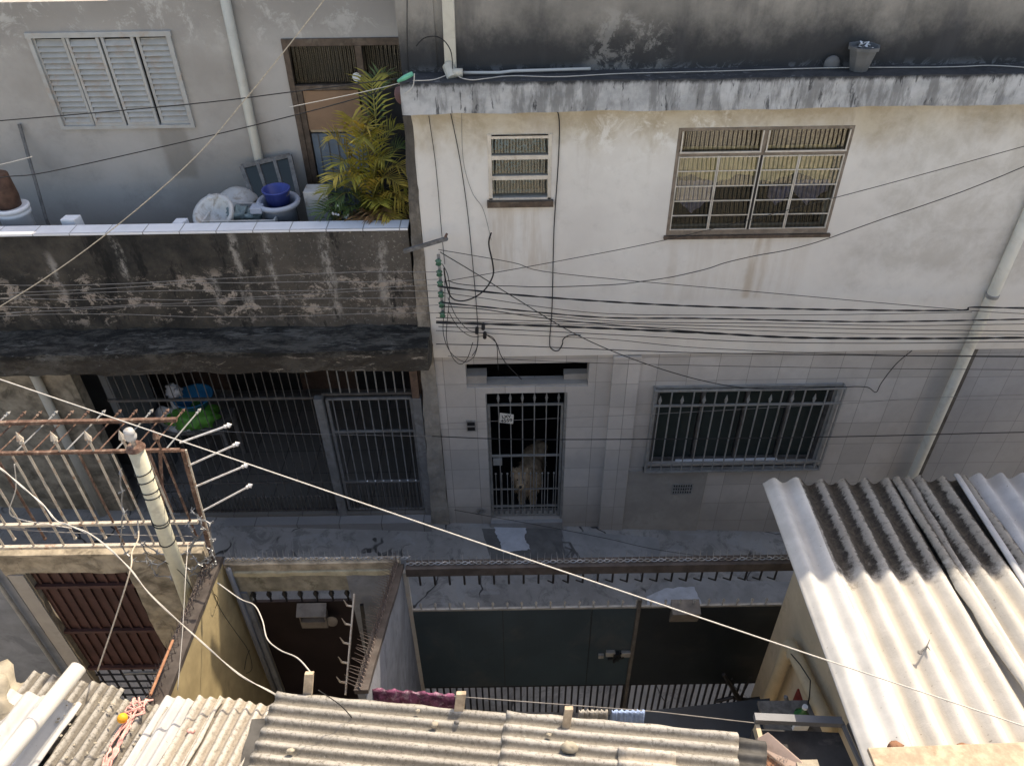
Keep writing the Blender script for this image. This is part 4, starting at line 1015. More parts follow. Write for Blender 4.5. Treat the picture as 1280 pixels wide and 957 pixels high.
for k in range(25):
    x = xg0+.08+(xg1-xg0-.1)*k/25
    q = MB(); spear_bar(q, (x, YN, zp1), (x, YN, zp1+.12), .006, .05); q.build('spear_head', 'gatemetal', tg)
    q = MB(); L = .21; tl = .0 if k < 11 else .02+.002*k
    q.tube([(x+.02, YN+.02, 2.2), (x+.02, YN+.02, 2.2-L)], .010, 6)
    if k > 8: q.tube([(x+.02, YN+.02, 2.2-L), (x+.02-.05-tl*.3, YN+.02, 2.2-L+.035)], .007, 6)
    q.build('hook', 'blackmetal', tg)
for k in range(50):
    x = xg0+.06+(xg1-xg0-.08)*k/50
    MB().bar((x, YN, -.3), (x, YN, zp0-.02), .018).build('foot_bar', 'blackmetal', tg)
# latch and padlock plates
p = PY(770, 817, YN-.03)
q = MB(); q.box((p.x-.10, YN-.05, p.z-.02), (p.x-.01, YN-.013, p.z+.05)); bevel(q.build('latch_plate', 'gatemetal', tg), .004)
q = MB(); q.box((p.x+.05, YN-.05, p.z-.03), (p.x+.14, YN-.013, p.z+.04)); bevel(q.build('latch_plate', 'gatemetal', tg), .004)
q = MB(); q.box((p.x-.03, YN-.06, p.z-.08), (p.x+.03, YN-.02, p.z+.03)); q.bar((p.x-.08, YN-.05, p.z-.05), (p.x+.08, YN-.05, p.z-.03), .02); q.bar((p.x-.02, YN-.06, p.z-.1), (p.x+.04, YN-.06, p.z+.06), .015); q.build('padlock', 'blackmetal', tg)
q = MB(); q.box((p.x-.17, YN-.04, p.z-.06), (p.x-.12, YN-.013, p.z-.01)); q.build('hasp', 'gatemetal', tg)
# letterbox fixed on the gate
p = PY(858, 764, YN-.06)
q = MB(); q.hexa([(p.x-.13, YN-.02, p.z-.20), (p.x+.13, YN-.02, p.z-.20), (p.x+.13, YN+.02, p.z-.2), (p.x-.13, YN+.02, p.z-.2), (p.x-.13, YN-.08, p.z), (p.x+.13, YN-.08, p.z), (p.x+.13, YN+.05, p.z+.05), (p.x-.13, YN+.05, p.z+.05)])
q.v = [v+Vector((0, -.012, .0)) for v in q.v]; q.build('letterbox', 'mailbox', tg)
rz = MB(); spikes(rz, (xg0, YN, zt+.045), (xg1, YN+.0, zt+.045), 58, h=.10)
tag(rz.build('barbed_strip', 'barb'), 'barbed spike strip along the top beam of the wide teal gate', 'barbed strip', 'barbed spike strips')

# --- wall with lintel between the dividers, small door opening
zm = 2.36; xd0, xd1 = PY(311, 745, YN).x, PY(440, 745, YN).x; zd = PY(370, 738, YN).z
mw = thing('street_wall', 'mossy yellow rendered street wall with a chipped moulding above a dark doorway', 'wall', (-1.8, YN, -.1))
mb = MB(); wall_holes(mb, -2.52, -1.03, -.4, zm-.10, [(xd0, xd1, -.3, zd)], YN-.0, YN+.05); o = mb.build('wall', 'lintel', mw)
o = MB().box((-2.52, YN-.02, zm-.10), (-1.0, YN+.05, zm)).build('coping', 'frontwall', mw); rough_surface(o, .008, .2)
o = MB().box((-2.5, YN-.04, zm-.14), (-1.03, YN, zm-.09)).build('moulding', 'moulding', mw); rough_surface(o, .012, .2)
MB().box((xd1+.0, YN-.025, -.4), (-1.03, YN, zd+.25)).build('cement_panel', 'bluewall', mw)
MB().box((-2.50, YN-.02, -.4), (xd0-.0, YN, zd+.0)).build('jamb_panel', 'bluewall', mw)
dg = MB().box((xd0+.005, YN+.02, -.3), (xd1-.005, YN+.05, zd-.19)).build('dark_sheet_gate', 'maroonblack', mw)
for k in range(7):
    x = xd0+.03+(xd1-xd0-.08)*k/6; q = MB(); spear_bar(q, (x, YN+.035, zd-.19), (x, YN+.035, zd-.03), .010, .08); q.build('spear_head', 'blackmetal', dg)
rz = MB(); spikes(rz, (-2.52, YN+.02, zm+.03), (-.9, YN+.02, zm+.01), 36, h=.10)
tag(rz.build('barbed_strip', 'barb'), 'barbed spike strip on the coping above the dark doorway', 'barbed strip', 'barbed spike strips')
# letterbox in the doorway
p = PY(390, 765, YN-.06)
t = thing('letterbox', 'open grey metal letterbox on the dark gate in the doorway', 'letterbox', (p.x, YN-.05, p.z-.2))
q = MB(); q.slab([(p.x-.14, YN-.10, p.z-.02), (p.x+.13, YN-.10, p.z-.02), (p.x+.13, YN+.0, p.z+.05), (p.x-.14, YN+.0, p.z+.05)], (0, 0, .008)); q.build('lid', 'mailbox', t)
q = MB(); q.box((p.x-.11, YN-.09, p.z-.20), (p.x+.11, YN-.0, p.z-.11)); q.box((p.x-.12, YN-.09, p.z-.20), (p.x-.11, YN, p.z-.03)); q.box((p.x+.11, YN-.09, p.z-.2), (p.x+.12, YN, p.z-.03)); q.box((p.x-.11, YN-.005, p.z-.11), (p.x+.11, YN, p.z-.02)); q.build('body', 'mailbox', t)
q = MB().lathe((p.x+.16, YN-.05, p.z-.14), [(.0, 0), (.05, .005), (.055, .02), (.0, .03)], 14, (0, -1, .3)); q.build('side_disc', 'mailbox', t)
# leaning barbed bar
a = PY(443, 742, -2.75); b = PX(430, 865, -1.35)
b = PY(432, 868, -3.5)
t = thing('spiked_bar', 'chipped white painted iron bar with bent spikes leaning in the doorway', 'iron bar', (b.x, b.y, .0))
q = MB(); q.bar(a, b, .035, .012, (1, 0, 0)); q.build('bar', 'rustwhite', t)
for k in range(5):
    p = a.lerp(b, (k+.7)/5.3); q = MB(); q.tube([p, p+Vector((-.05, 0, .02)), p+Vector((-.07, 0, .10))], [.010, .010, .002], 5); q.build('spike', 'rustwhite', t)
a2 = PY(452, 755, -2.7); b2 = PY(462, 830, -2.9); tag(MB().bar(a2, b2, .03).build('iron_post', 'blackmetal'), 'black iron rod standing right of the chipped spiked bar', 'rod')

# --- dividing walls
def divider(name, label, X0, X1, ztop0, ztop1, yend, mat, topmat, zbot=-.5, w=.13):
    t = thing(name, label, 'wall', ((X0+X1)/2, (YN+yend)/2, -.3))
    q = MB(); q.hexa([(X0-w, yend, zbot), (X0, yend, zbot), (X0, YN, zbot), (X0-w, YN, zbot), (X1-w, yend, ztop1), (X1, yend, ztop1), (X0, YN, ztop0), (X0-w, YN, ztop0)])
    # keep the wall vertical: bottom follows the top
    q.v[0].x = X1-w; q.v[1].x = X1
    o = q.build('wall', mat, t)
    o2 = MB().hexa([(X1-w-.02, yend, ztop1+.002), (X1+.02, yend, ztop1+.002), (X0+.02, YN, ztop0+.002), (X0-w-.02, YN, ztop0+.002),
                    (X1-w-.02, yend, ztop1+.05), (X1+.02, yend, ztop1+.05), (X0+.02, YN, ztop0+.05), (X0-w-.02, YN, ztop0+.05)]).build('coping', topmat, t)
    rough_surface(o2, .006, .2); return t
divider('dividing_wall', 'blue grey dividing wall with rising brown coping left of the wide teal gate', -.985, -.985, 2.26, 3.02, -4.2, 'bluewall', 'beamrust', w=.05)
rz = MB(); spikes(rz, (-1.02, YN, 2.35), (-1.02, -4.2, 3.07), 44, h=.13, side=(-.9, .2, .3))
tag(rz.build('barbed_strip', 'barbdark'), 'rising barbed spike strip on the dividing wall left of the wide teal gate', 'barbed strip', 'barbed spike strips')
divider('dividing_wall', 'yellow painted dividing wall between the garage gate and the dark doorway', -2.53, -2.53, 2.40, 2.50, -4.2, 'yellowwall', 'beamrust', w=.10)
rz = MB(); spikes(rz, (-2.60, YN, 2.48), (-2.62, -4.1, 2.60), 30, h=.10, side=(.8, .2, .3)); spikes(rz, (-2.55, YN, 2.50), (-2.56, -4.1, 2.58), 22, h=.08, coil=False)
tag(rz.build('barbed_strip', 'barbdark'), 'tangled rusty barbed strip on top of the yellow dividing wall', 'barbed strip', 'barbed spike strips')
# corner pipe
a = PY(276, 712, YN-.06); o = MB().tube([(a.x+.06, YN-.05, a.z), (a.x+.06, YN-.05, -.2)], .022, 10).build('corner_pipe', 'zinc', smooth=True)
tag(o, 'thin blue grey pipe in the corner beside the yellow dividing wall', 'pipe')

# --- garage wall + brown gate
zb = 2.52
gw = thing('garage_wall', 'rough stained concrete wall holding the brown garage gate', 'wall', (-3.9, YN, 0))
gx0, gx1, gzt = -4.29, -3.40, 2.26
mb = MB(); wall_holes(mb, -4.45, -2.66, -.4, zb-.0, [(gx0, gx1, -.3, gzt)], YN, YN+.07, back=True); o = mb.build('wall', 'frontwall', gw); rough_surface(o, .022, .3)
MB().box((-9, YN-.0, -.4), (-4.46, YN+.06, zb)).build('side_wall', 'bluewall', gw)
MB().tube([(-4.53, YN-.04, 2.5), (-4.53, YN-.04, -.2)], .018, 8).build('pipe', 'gatemetal', gw)
MB().box((-4.44, YN-.012, -.3), (-4.30, YN-.0, 2.25)).build('jamb', 'cement', gw)
MB().box((-9, YN-.03, zb), (-2.66, YN+.08, zb+.02)).build('coping', 'frontwall', gw)
g = MB().box((gx0, YN+.06, .70), (gx1, YN+.075, gzt)); gg = g.build('garage_gate', 'browngate', gw)
q = MB()
for k in range(9): x = gx0+.05+(gx1-gx0-.1)*k/8; q.bar((x, YN+.05, .70), (x, YN+.05, gzt), .018)
q.build('ribs', 'browngate', gg)
for z in (gzt-.22, 1.35, .72): MB().bar((gx0, YN+.03, z), (gx1, YN+.03, z), .035).build('cross_rail', 'browngate', gg)
q = MB()
for k in range(8): x = gx0+.04+(gx1-gx0-.08)*k/7; q.bar((x, YN+.06, -.1), (x, YN+.06, .70), .014)
for k in range(7): z = -.1+.78*k/6; q.bar((gx0, YN+.055, z), (gx1, YN+.055, z), .014)
q.build('lattice', 'blackmetal', gg)
MB().bar((gx0+.35, YN+.0, .66), (gx1-.02, YN+.0, .68), .02).build('pull_bar', 'gatemetal', gg)

# --- spear fence above the garage wall
fe = thing('spear_fence', 'rusty white iron fence with spear tips standing on the garage wall', 'fence', (-3.6, YN, zb+.05))
FX1 = -2.58; zr = 3.68
def fz(x): return zr + .0*x
MB().bar((-9, YN, zr), (-2.52, YN, zr+.03), .024).build('top_rail', 'rust', fe)
MB().bar((-9, YN+.28, zr+.06), (-2.62, YN+.28, zr+.09), .03).build('outer_rail', 'rust', fe)
MB().bar((-9, YN, 2.87), (-2.6, YN, 2.90), .028).build('mid_rail', 'rustwhite', fe)
MB().bar((-9, YN, 2.60), (-2.62, YN, 2.62), .03).build('bottom_rail', 'rustwhite', fe)
k = 0; x = -2.66
while x > -5.6:
    q = MB()
    if k % 2 == 0: spear_bar(q, (x, YN, 2.72), (x, YN, zr+.24), .010, .10)
    else: q.tube([(x, YN, 2.60), (x, YN, zr)], .009, 6)
    if k % 2 == 0: q.ball((x, YN-.0, 2.72), .015, 8, 6)
    q.build('spear' if k % 2 == 0 else 'bar', 'rustwhite' if k % 5 else 'rust', fe)
    q = MB(); spear_bar(q, (x+.0, YN-.0, zr+.0), (x+.17, YN+.45, zr+.06), .006, .05); q.build('slanted_spear', 'rust' if k % 3 else 'gatemetal', fe)
    x -= .127; k += 1
MB().bar((-2.50, YN, zr+.03), (-2.60, YN, 2.45), .026).build('end_post', 'rust', fe); MB().bar((-2.475, YN, zr+.03), (-2.575, YN, 2.45), .012).build('end_post', 'rustwhite', fe)
for (a, b) in (((225, 553), (290, 530)), ((235, 582), (300, 553)), ((244, 608), (311, 580)), ((254, 638), (316, 605))):
    A = PY(*a, YN); B_ = PY(*b, YN+.04); q = MB(); spear_bar(q, A, B_, .008, .05); q.build('side_spear', 'silver', fe)
for (a, b) in (((200, 565), (205, 655)), ((186, 565), (215, 640))): MB().bar(PY(*a, YN+.2), PY(*b, YN+.02), .02).build('brace', 'rust', fe)

# --- service pole with insulator
pt_ = PY(185, 562, -2.85); px_ = -2.66
pl = thing('service_pole', 'cream round service pole bound with wire beside the spear fence', 'pole', (px_, -2.9, 2.2))
ptop = PY(168, 556, -2.9); pbot = PY(243, 772, -2.9)
MB().tube([ptop+Vector((.0, 0, -.02)), ptop.lerp(pbot, .5), Vector((pbot.x, -2.9, 1.9))], [.054, .057, .060], 20).build('shaft', simple('cream_pole_paint', (.56, .54, .42), .7, .3, var=.1, scale=6, bump=.2, dirt=(.36, .33, .25), damt=.6), pl, smooth=True)
MB().lathe(ptop+Vector((0, 0, .0)), [(.016, 0), (.016, .04), (.026, .045), (.036, .06), (.042, .085), (.033, .10), (.038, .11), (.032, .14), (.012, .15)], 16).build('insulator', 'porc', pl, smooth=True)
MB().lathe(ptop+Vector((0, 0, -.03)), [(.062, 0), (.067, .0), (.05, .03)], 16).build('cap_ring', 'rust', pl)
for z in (.18, .24, .32, .36, .55, .57, .72):
    c = ptop.lerp(pbot, z/1.45); q = MB(); q.tube([c+Vector((math.cos(a*.42)*.062, math.sin(a*.42)*.062, .012*math.sin(a*.42+z*9))) for a in range(16)], .0045, 5); q.build('wire_wrap', 'cable', pl)
# barbed wire tangle near the wall corner
q = MB()
random.seed(11)
for (pth, Y) in (([(150, 590), (155, 640), (150, 680), (165, 700), (200, 705), (235, 690), (255, 660), (245, 640)], -2.7), ([(240, 640), (262, 655), (265, 690), (275, 720), (262, 735)], -2.7), ([(180, 680), (215, 700), (240, 712), (262, 700), (268, 672)], -2.75), ([(235, 655), (245, 670), (236, 690), (250, 705), (268, 690)], -2.72), ([(170, 668), (182, 690), (195, 718), (230, 722), (262, 712), (272, 700)], -2.75)):
    pts = []
    for a, b in zip(pth, pth[1:]):
        for k in range(6):
            u = k/6; pts.append(PY(a[0]+(b[0]-a[0])*u+ru(-1.5, 1.5), a[1]+(b[1]-a[1])*u+ru(-1.5, 1.5), Y+ru(-.02, .02)))
    q.tube(pts, .006, 5)
    for i in range(0, len(pts), 3):
        for _ in range(3):
            d = Vector((ru(-1, 1), ru(-1, 1), ru(-1, 1))).normalized()*.035; q.bar(pts[i]-d*.5, pts[i]+d, .005)
tag(q.build('barbed_wire', 'barb'), 'loose tangle of barbed wire at the corner by the service pole', 'barbed wire')

# ================================================================= YARD FURNITURE / LAUNDRY
struct(MB().box((-9, -9, -.5), (9, YN-.0, -.34)).build('yard_floor', 'yard'))
def towel(pix, Y, z, drop, mat, label, fold=.012):
    mb = MB(); (xa, ya), (xb, yb) = pix
    A = PY(xa, ya, Y); B_ = PY(xb, yb, Y); n = 40
    rows = [(-.05, -drop*.8), (-.012, 0), (.0, .008), (.012, 0), (.04, -drop)]
    for i in range(n+1):
        u = i/n; p = A.lerp(B_, u)
        for j, (dy, dz) in enumerate(rows):
            wv = fold*math.sin(u*38+j)+fold*.6*math.sin(u*91+2*j); mb.v.append(p+Vector((0, dy+wv*(.4 if 0 < j < 4 else 1.2), dz+.3*wv)))
    for i in range(n):
        for j in range(4): mb.f.append((i*5+j, i*5+j+1, (i+1)*5+j+1, (i+1)*5+j))
    o = mb.build('towel', mat, smooth=True); m = o.modifiers.new('t', 'SOLIDIFY'); m.thickness = .006
    return tag(o, label, 'towel', 'laundry on the line')
towel([(461, 861), (568, 869)], -4.05, 0, .35, 'purple', 'purple patterned towel hanging behind the near roof edge')
towel([(724, 889), (760, 889)], -4.15, 0, .4, 'greytowel', 'grey ribbed towel left of the blue towel on the line')
towel([(765, 889), (806, 889)], -4.15, 0, .4, 'bluetowel', 'light blue towel hanging on the line right of the grey one')
lines = [((440, 857), (980, 905))]
tag(MB().tube([PY(455, 862, -4.055), PY(570, 870, -4.055), PY(820, 889, -4.15), PY(960, 905, -4.2)], .004, 5).build('clothes_line', 'greycable'), 'thin clothes line carrying the towels behind the near roof', 'clothes line')
# dark tarp slab
q = [PY(690, 900, -3.6), PY(962, 872, -3.4), PY(962, 925, -3.9), PY(800, 935, -4.2)]
o = MB().slab([PZ(705, 898, 1.5), PZ(962, 872, 1.6), PZ(968, 930, 1.6), PZ(640, 935, 1.5)], (0, 0, -.04)).build('dark_awning', 'tarp')
tag(o, 'sagging dark blue tarp awning behind the near roof', 'awning')
t = None
# bicycle handlebar-like black clamp
t = thing('scooter', 'black handlebar with mirror of a scooter parked behind the teal gate', 'scooter', (1.35, -3.1, -.3))
a = PY(905, 843, -3.0); b = PY(925, 875, -3.0)
q = MB(); q.tube([a, a.lerp(b, .4), b], [.016, .02, .03], 8); q.ball(a, .02, 8, 6); q.tube([PY(895, 876, -3.0), PY(915, 871, -3.0), PY(935, 874, -3.0), PY(950, 872, -3.0)], .018, 8); q.build('handlebar', 'blackmetal', t)
q = MB(); q.tube([PY(923, 874, -3.0), PY(933, 858, -3.0), PY(938, 845, -3.0)], .008, 6); q.ball(PY(915, 848, -3.0), .012, 8, 6); q.build('mirror_stalk', 'blackmetal', t)
q = MB(); q.tube([b, (b.x+.02, -3.0, .5), (b.x+.05, -3.0, -.2)], [.03, .05, .05], 8); q.box((b.x-.05, -3.6, -.2), (b.x+.25, -2.95, .35)); q.build('body', 'blackmetal', t)
for y in (-3.75, -2.9): MB().lathe((b.x+.1-.04, y, -.12), [(.12, 0), (.2, .01), (.2, .07), (.12, .08)], 20, (1, 0, 0)).build('wheel', 'blackmetal', t)

# ================================================================= RIGHT NEAR HOUSE with corrugated roof
rh = thing('beige_house', 'low beige house at the right under the large corrugated roof', 'house', (4, -5, -.3))
mb = MB(); mb.box((2.38, -9.2, -.4), (2.56, -2.75, 2.92)); mb.box((2.56, -2.87, -.4), (9, -2.75, 2.92)); mb.build('wall', 'beigewall', rh)
e = PY(990, 798, -2.9)
MB().box((2.365, -4.6, -.3), (2.38, -3.42, 1.62)).build('red_door', 'red', rh)
el_ = Vector((2.30, -2.90, e.z))
el_ = PX(988, 803, 2.29)
pv = MB().tube([el_+Vector((0, 0, -2.3)), el_+Vector((0, 0, -.06)), el_+Vector((.0, -.015, -.015)), el_+Vector((0, -.06, 0)), PX(1038, 912, el_.x)], .058, 16).build('drainpipe', 'pvcbeige', rh, smooth=True)
MB().tube([el_+Vector((0, -.10, 0)), el_+Vector((0, -.15, 0))], .066, 16).build('pipe_collar', 'pvcbeige', pv)
MB().tube([PX(983, 810, el_.x-.03), PX(1000, 830, el_.x-.07), PX(1013, 850, el_.x-.07), PX(1012, 868, el_.x-.07), PX(1010, 880, el_.x-.05)], .005, 5).build('wire', 'cable', rh)

def corr(name, mat, O, U, V, L, W, pitch, amp, label, N=None, thick=.006, phase=0, ns=24, jag=.0, sag=0, flare=0, group=None, cat='roof sheet', parent=None, uvs=0):
    """corrugated sheet: O far left corner, U unit dir along waves, V unit dir across"""
    O = Vector(O); U = Vector(U).normalized(); V = Vector(V).normalized(); Nn = U.cross(V).normalized()
    if Nn.z < 0: Nn = -Nn
    nt_ = max(8, int(W/pitch*12)); mb = MB(); uv = []
    rr = random.Random(len(name)*7+int(W*1000)); jn = rr.random()*20
    for side in (1, 0):
        for i in range(ns+1):
            for j in range(nt_+1):
                s = L*i/ns; t_ = W*j/nt_
                e0 = jag*mnoise.noise(Vector((t_*9, jn, 0))) if i == 0 else (jag*mnoise.noise(Vector((t_*9, jn, 5))) if i == ns else 0)
                ej = jag*mnoise.noise(Vector((s*5, jn, 9))) if j in (0, nt_) else 0
                p = O + U*(s+e0) + V*(t_+ej) + Nn*(amp*math.sin(2*math.pi*t_/pitch+phase) - (0 if side else thick) + .012*mnoise.noise(Vector((s*1.2, t_*1.2, jn))) - sag*math.sin(math.pi*i/ns))
                mb.v.append(p); uv.append((s+uvs, t_+phase*pitch/(2*math.pi)))
    n1 = (nt_+1); tot = n1*(ns+1)
    for i in range(ns):
        for j in range(nt_):
            a = i*n1+j; mb.f.append((a, a+1, a+n1+1, a+n1)); mb.f.append((tot+a, tot+a+n1, tot+a+n1+1, tot+a+1))
    for j in range(nt_): mb.f.append((j, tot+j, tot+j+1, j+1)); a = ns*n1+j; mb.f.append((a, a+1, tot+a+1, tot+a))
    for i in range(ns): a = i*n1; mb.f.append((a, a+n1, tot+a+n1, tot+a)); a = i*n1+nt_; mb.f.append((a, tot+a, tot+a+n1, a+n1))
    mb.uv = uv; o = mb.build(name, mat, parent, smooth=True)
    if parent is None: tag(o, label, cat, group)
    elif label: o['label'] = label
    return o
M['sh_white'] = mat_sheet('clean_white_fibre_cement', (.50, .50, .49), (.40, .38, .355), 'clean', .182, 1)
M['sh_lich'] = mat_sheet('lichen_fibre_cement', (.52, .50, .465), (.3, .26, .2), 'lichen', .182, 2)
M['sh_lich2'] = mat_sheet('lichen_fibre_cement_worn', (.49, .47, .43), (.3, .26, .2), 'lichen', .182, 5)
M['sh_blue'] = mat_sheet('grey_blue_fibre_cement', (.40, .41, .43), (.33, .34, .35), 'clean', .182, 3)
M['sh_old'] = mat_sheet('old_weathered_fibre_cement', (.34, .325, .295), (.13, .116, .095), 'weathered', .076, 4)
M['sh_oldw'] = mat_sheet('bleached_weathered_fibre_cement', (.38, .365, .335), (.15, .134, .11), 'weathered', .076, 7)
M['sh_cream'] = mat_sheet('cream_fibre_cement', (.50, .47, .42), (.27, .235, .19), 'weathered', .076, 6)
M['sh_bright'] = mat_sheet('new_white_fibre_cement', (.46, .46, .455), (.30, .295, .285), 'clean', .076, 8)
RU = Vector((-.035, -1, .075)); PI_ = .182
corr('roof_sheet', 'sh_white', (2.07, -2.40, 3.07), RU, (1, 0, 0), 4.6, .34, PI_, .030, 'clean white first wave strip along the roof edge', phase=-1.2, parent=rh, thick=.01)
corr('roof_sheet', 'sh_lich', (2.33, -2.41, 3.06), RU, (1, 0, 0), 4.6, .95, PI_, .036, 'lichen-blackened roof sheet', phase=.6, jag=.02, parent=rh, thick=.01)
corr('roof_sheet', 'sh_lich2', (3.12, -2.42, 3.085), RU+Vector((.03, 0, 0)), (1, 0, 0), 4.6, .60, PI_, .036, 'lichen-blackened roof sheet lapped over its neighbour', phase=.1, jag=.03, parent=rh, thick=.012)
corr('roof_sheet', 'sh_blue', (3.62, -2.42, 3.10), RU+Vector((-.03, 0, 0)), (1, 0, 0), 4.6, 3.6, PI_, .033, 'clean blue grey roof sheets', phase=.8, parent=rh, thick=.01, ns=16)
a = PZ(1083, 937, 3.34); b = PZ(1330, 928, 3.36)
o = MB().slab([a, b, b+Vector((0, -.35, .02)), a+Vector((.0, -.35, .02))], (0, 0, .03)).build('plank', 'wood'); tag(bevel(o, .004), 'bleached wooden plank lying across the near end of the right roof', 'plank')
for (px_, py_) in ((1119, 932), (1206, 934)):
    p = PZ(px_, py_, 3.31); tag(MB().ball(p, .035, 10, 7, (1.2, .8, .7), .5).build('roof_bolt_cap', 'claypot', smooth=True), 'rusty bolt cap at the plank edge, the %s of two' % ('left' if px_ < 1150 else 'right'), 'bolt cap', 'bolt caps by the plank')
p = PZ(1150, 815, 3.24); t = MB(); t.tube([p, p+Vector((.06, .04, .0)), p+Vector((.10, .09, .005))], [.008, .006, .002], 5); t.tube([p+Vector((.06, .04, .01)), p+Vector((.06, .0, .02))], [.006, .002], 5); t.ball(p, .018, 6, 5, (1, 1, .4))
tag(t.build('dry_twig', 'greywood'), 'dry twig lying in a wave of the right roof', 'twig')

# ================================================================= NEAR ROOF (bottom strip, waves parallel to the street)
nr = thing('shed_roof', 'weathered corrugated shed roof with waves running along the street', 'roof', (0, -4.8, 3.0))
A = PZ(345, 864, 3.2); B_ = PZ(905, 917, 3.2); U2 = (B_-A).normalized(); V2 = Vector((U2.y, -U2.x, 0)).normalized()+Vector((0, 0, .0))
if V2.y > 0: V2 = -V2
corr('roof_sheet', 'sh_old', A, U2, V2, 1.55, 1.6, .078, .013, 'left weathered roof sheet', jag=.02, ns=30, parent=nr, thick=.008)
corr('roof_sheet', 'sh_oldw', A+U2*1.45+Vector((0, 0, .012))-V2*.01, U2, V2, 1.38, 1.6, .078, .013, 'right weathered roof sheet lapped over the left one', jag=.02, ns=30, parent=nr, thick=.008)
corr('roof_sheet', 'darksheet', A+U2*2.55+Vector((0, 0, -.03))-V2*.0, U2, V2, .45, 1.6, .078, .013, 'end sheet darkened to stand for shade', jag=.02, ns=10, parent=nr, thick=.008)  # shaded roof end, the shade is put into the sheet colour
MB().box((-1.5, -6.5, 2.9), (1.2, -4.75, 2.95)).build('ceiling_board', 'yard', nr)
a = PZ(773, 932, 3.23); b = PZ(874, 936, 3.24); corr('roof_patch', 'sh_cream', a, U2, V2, .33, .20, .078, .014, 'small cream patch sheet', parent=nr, ns=6, thick=.006)
for (px_, py_, w_, lab) in ((386, 852, .055, 'short wooden prop at the left end of the shed roof edge'), (575, 877, .06, 'short wooden prop right of the purple towel'), (709, 896, .05, 'short wooden prop left of the grey towel')):
    p = PZ(px_, py_, 3.25); o = MB().hexa([(p.x-w_/2-.015, p.y-.06, 3.17), (p.x+w_/2-.015, p.y-.06, 3.17), (p.x+w_/2-.01, p.y-.03, 3.17), (p.x-w_/2-.01, p.y-.03, 3.17), (p.x-w_/2+.01, p.y+.01, 3.32), (p.x+w_/2+.01, p.y+.01, 3.32), (p.x+w_/2+.01, p.y+.04, 3.31), (p.x-w_/2+.01, p.y+.04, 3.31)]).build('wooden_prop', 'wood')
    tag(bevel(o, .003), lab, 'wooden prop', 'wooden props on the shed roof edge')
for i, (px_, py_, r_, lab) in enumerate(((543, 905, .022, 'small brown pebble on the shed roof left of the middle'), (712, 934, .045, 'largest pale pebble on the shed roof'), (686, 918, .016, 'tiny pebble above the largest pale pebble'), (522, 888, .014, 'tiny pebble near the edge of the shed roof'), (363, 938, .022, 'round pebble at the left end of the shed roof'), (571, 902, .016, 'dark pebble on the shed roof right of the brown one'))):
    p = PZ(px_, py_, 3.225); tag(MB().ball(p, r_, 10, 7, (1.1, .8, .75), .5).build('pebble', 'stone' if i != 5 else 'greywood', smooth=True), lab, 'pebble', 'pebbles on the shed roof')

# ================================================================= LEFT NEAR ROOFS (waves run toward the street)
lr = thing('patched_roof', 'patched corrugated roof of mixed old and white sheets at the lower left', 'roof', (-2.5, -4.6, 2.6))
def LP(px_, py_, z=2.8): return PZ(px_, py_, z)
LU = (LP(47, 957)-LP(128, 836)).normalized(); LU.z = .06; LU.normalize()
LV = Vector((-LU.y, LU.x, 0)).normalized()
if LV.x < 0: LV = -LV
def lsheet(pa, wpx, mat, lab, z=2.8, L=2.0, pitch=.076, amp=.015, ph=0, jag=.015, dz=0):
    a = LP(*pa, z); a.z += dz; b = LP(pa[0]+wpx, pa[1], z); W = (b-a).length
    corr('roof_sheet', mat, a, LU, LV, L, W, pitch, amp, lab, phase=ph, jag=jag, ns=20, parent=lr, thick=.007)
lsheet((42, 838), 126, 'sh_old', 'rear weathered sheet under the white ones', 2.74, L=.5)
lsheet((14, 862), 100, 'sh_bright', 'bright white sheet', 2.80, pitch=.13, amp=.022, ph=1)
lsheet((118, 866), 102, 'sh_old', 'weathered grey brown sheet with debris', 2.785)
lsheet((208, 868), 46, 'sh_bright', 'narrow bleached white sheet', 2.80, amp=.014)
lsheet((248, 868), 34, 'sh_cream', 'cream sheet', 2.815)
lsheet((275, 870), 72, 'sh_cream', 'cream sheet beside the shed roof', 2.80, ph=2)
MB().box((-3.6, -6.5, 2.55), (-1.5, -4.2, 2.6)).build('ceiling_board', 'yard', lr)
# dark lead flashing where the roofs meet
q = MB(); ps = [(332, 898), (338, 900), (334, 925), (326, 957), (300, 962), (306, 930), (312, 915), (315, 899)]
q.v = [PZ(x, y, 2.83) for x, y in ps]; q.f = [tuple(range(len(ps)))]; o = q.build('flashing', 'darksheet', lr); m = o.modifiers.new('s', 'SOLIDIFY'); m.thickness = .01; m.offset = 1
# white PVC pipe on the roof
a = PZ(98, 834, 2.98); b = PZ(0, 955, 3.05); d = (b-a)
o = MB().tube([a, b+d*.6], .055, 24).build('white_pipe', 'pvcwhite', smooth=True); tag(o, 'thick white pipe lying diagonally on the lower left roof', 'pipe')
# ball, pink rag, twigs
p = PZ(153, 897, 2.87); tag(MB().ball(p, .033, 18, 12).build('ball', 'orange', smooth=True), 'small orange ball lying on the lower left roof', 'ball')
q = MB(); random.seed(5)
for st in range(9):
    pts = []; off = ru(-7, 7)
    for k in range(16):
        u = k/15; x = 178-46*u+off*(.6+.6*math.sin(u*5+st))+ru(-2, 2) if u > .2 else 178-46*u+ru(-14, 14); y = 872+88*u+ru(-2, 2)
        pts.append(PZ(x, y, 2.835+ru(-.008, .012)))
    q.tube(pts, .007, 5)
tag(q.build('rag_strands', 'pinkrope', smooth=True), 'faded pink shredded rope trailing down the lower left roof', 'rope')
p = PZ(238, 913, 2.84); tag(MB().ball(p, .02, 8, 6, (1.4, 1, .6), .6).build('rag_scrap', 'pinkrope', smooth=True), 'tiny pink scrap on the white sheet of the lower left roof', 'scrap')
q = MB(); random.seed(9)
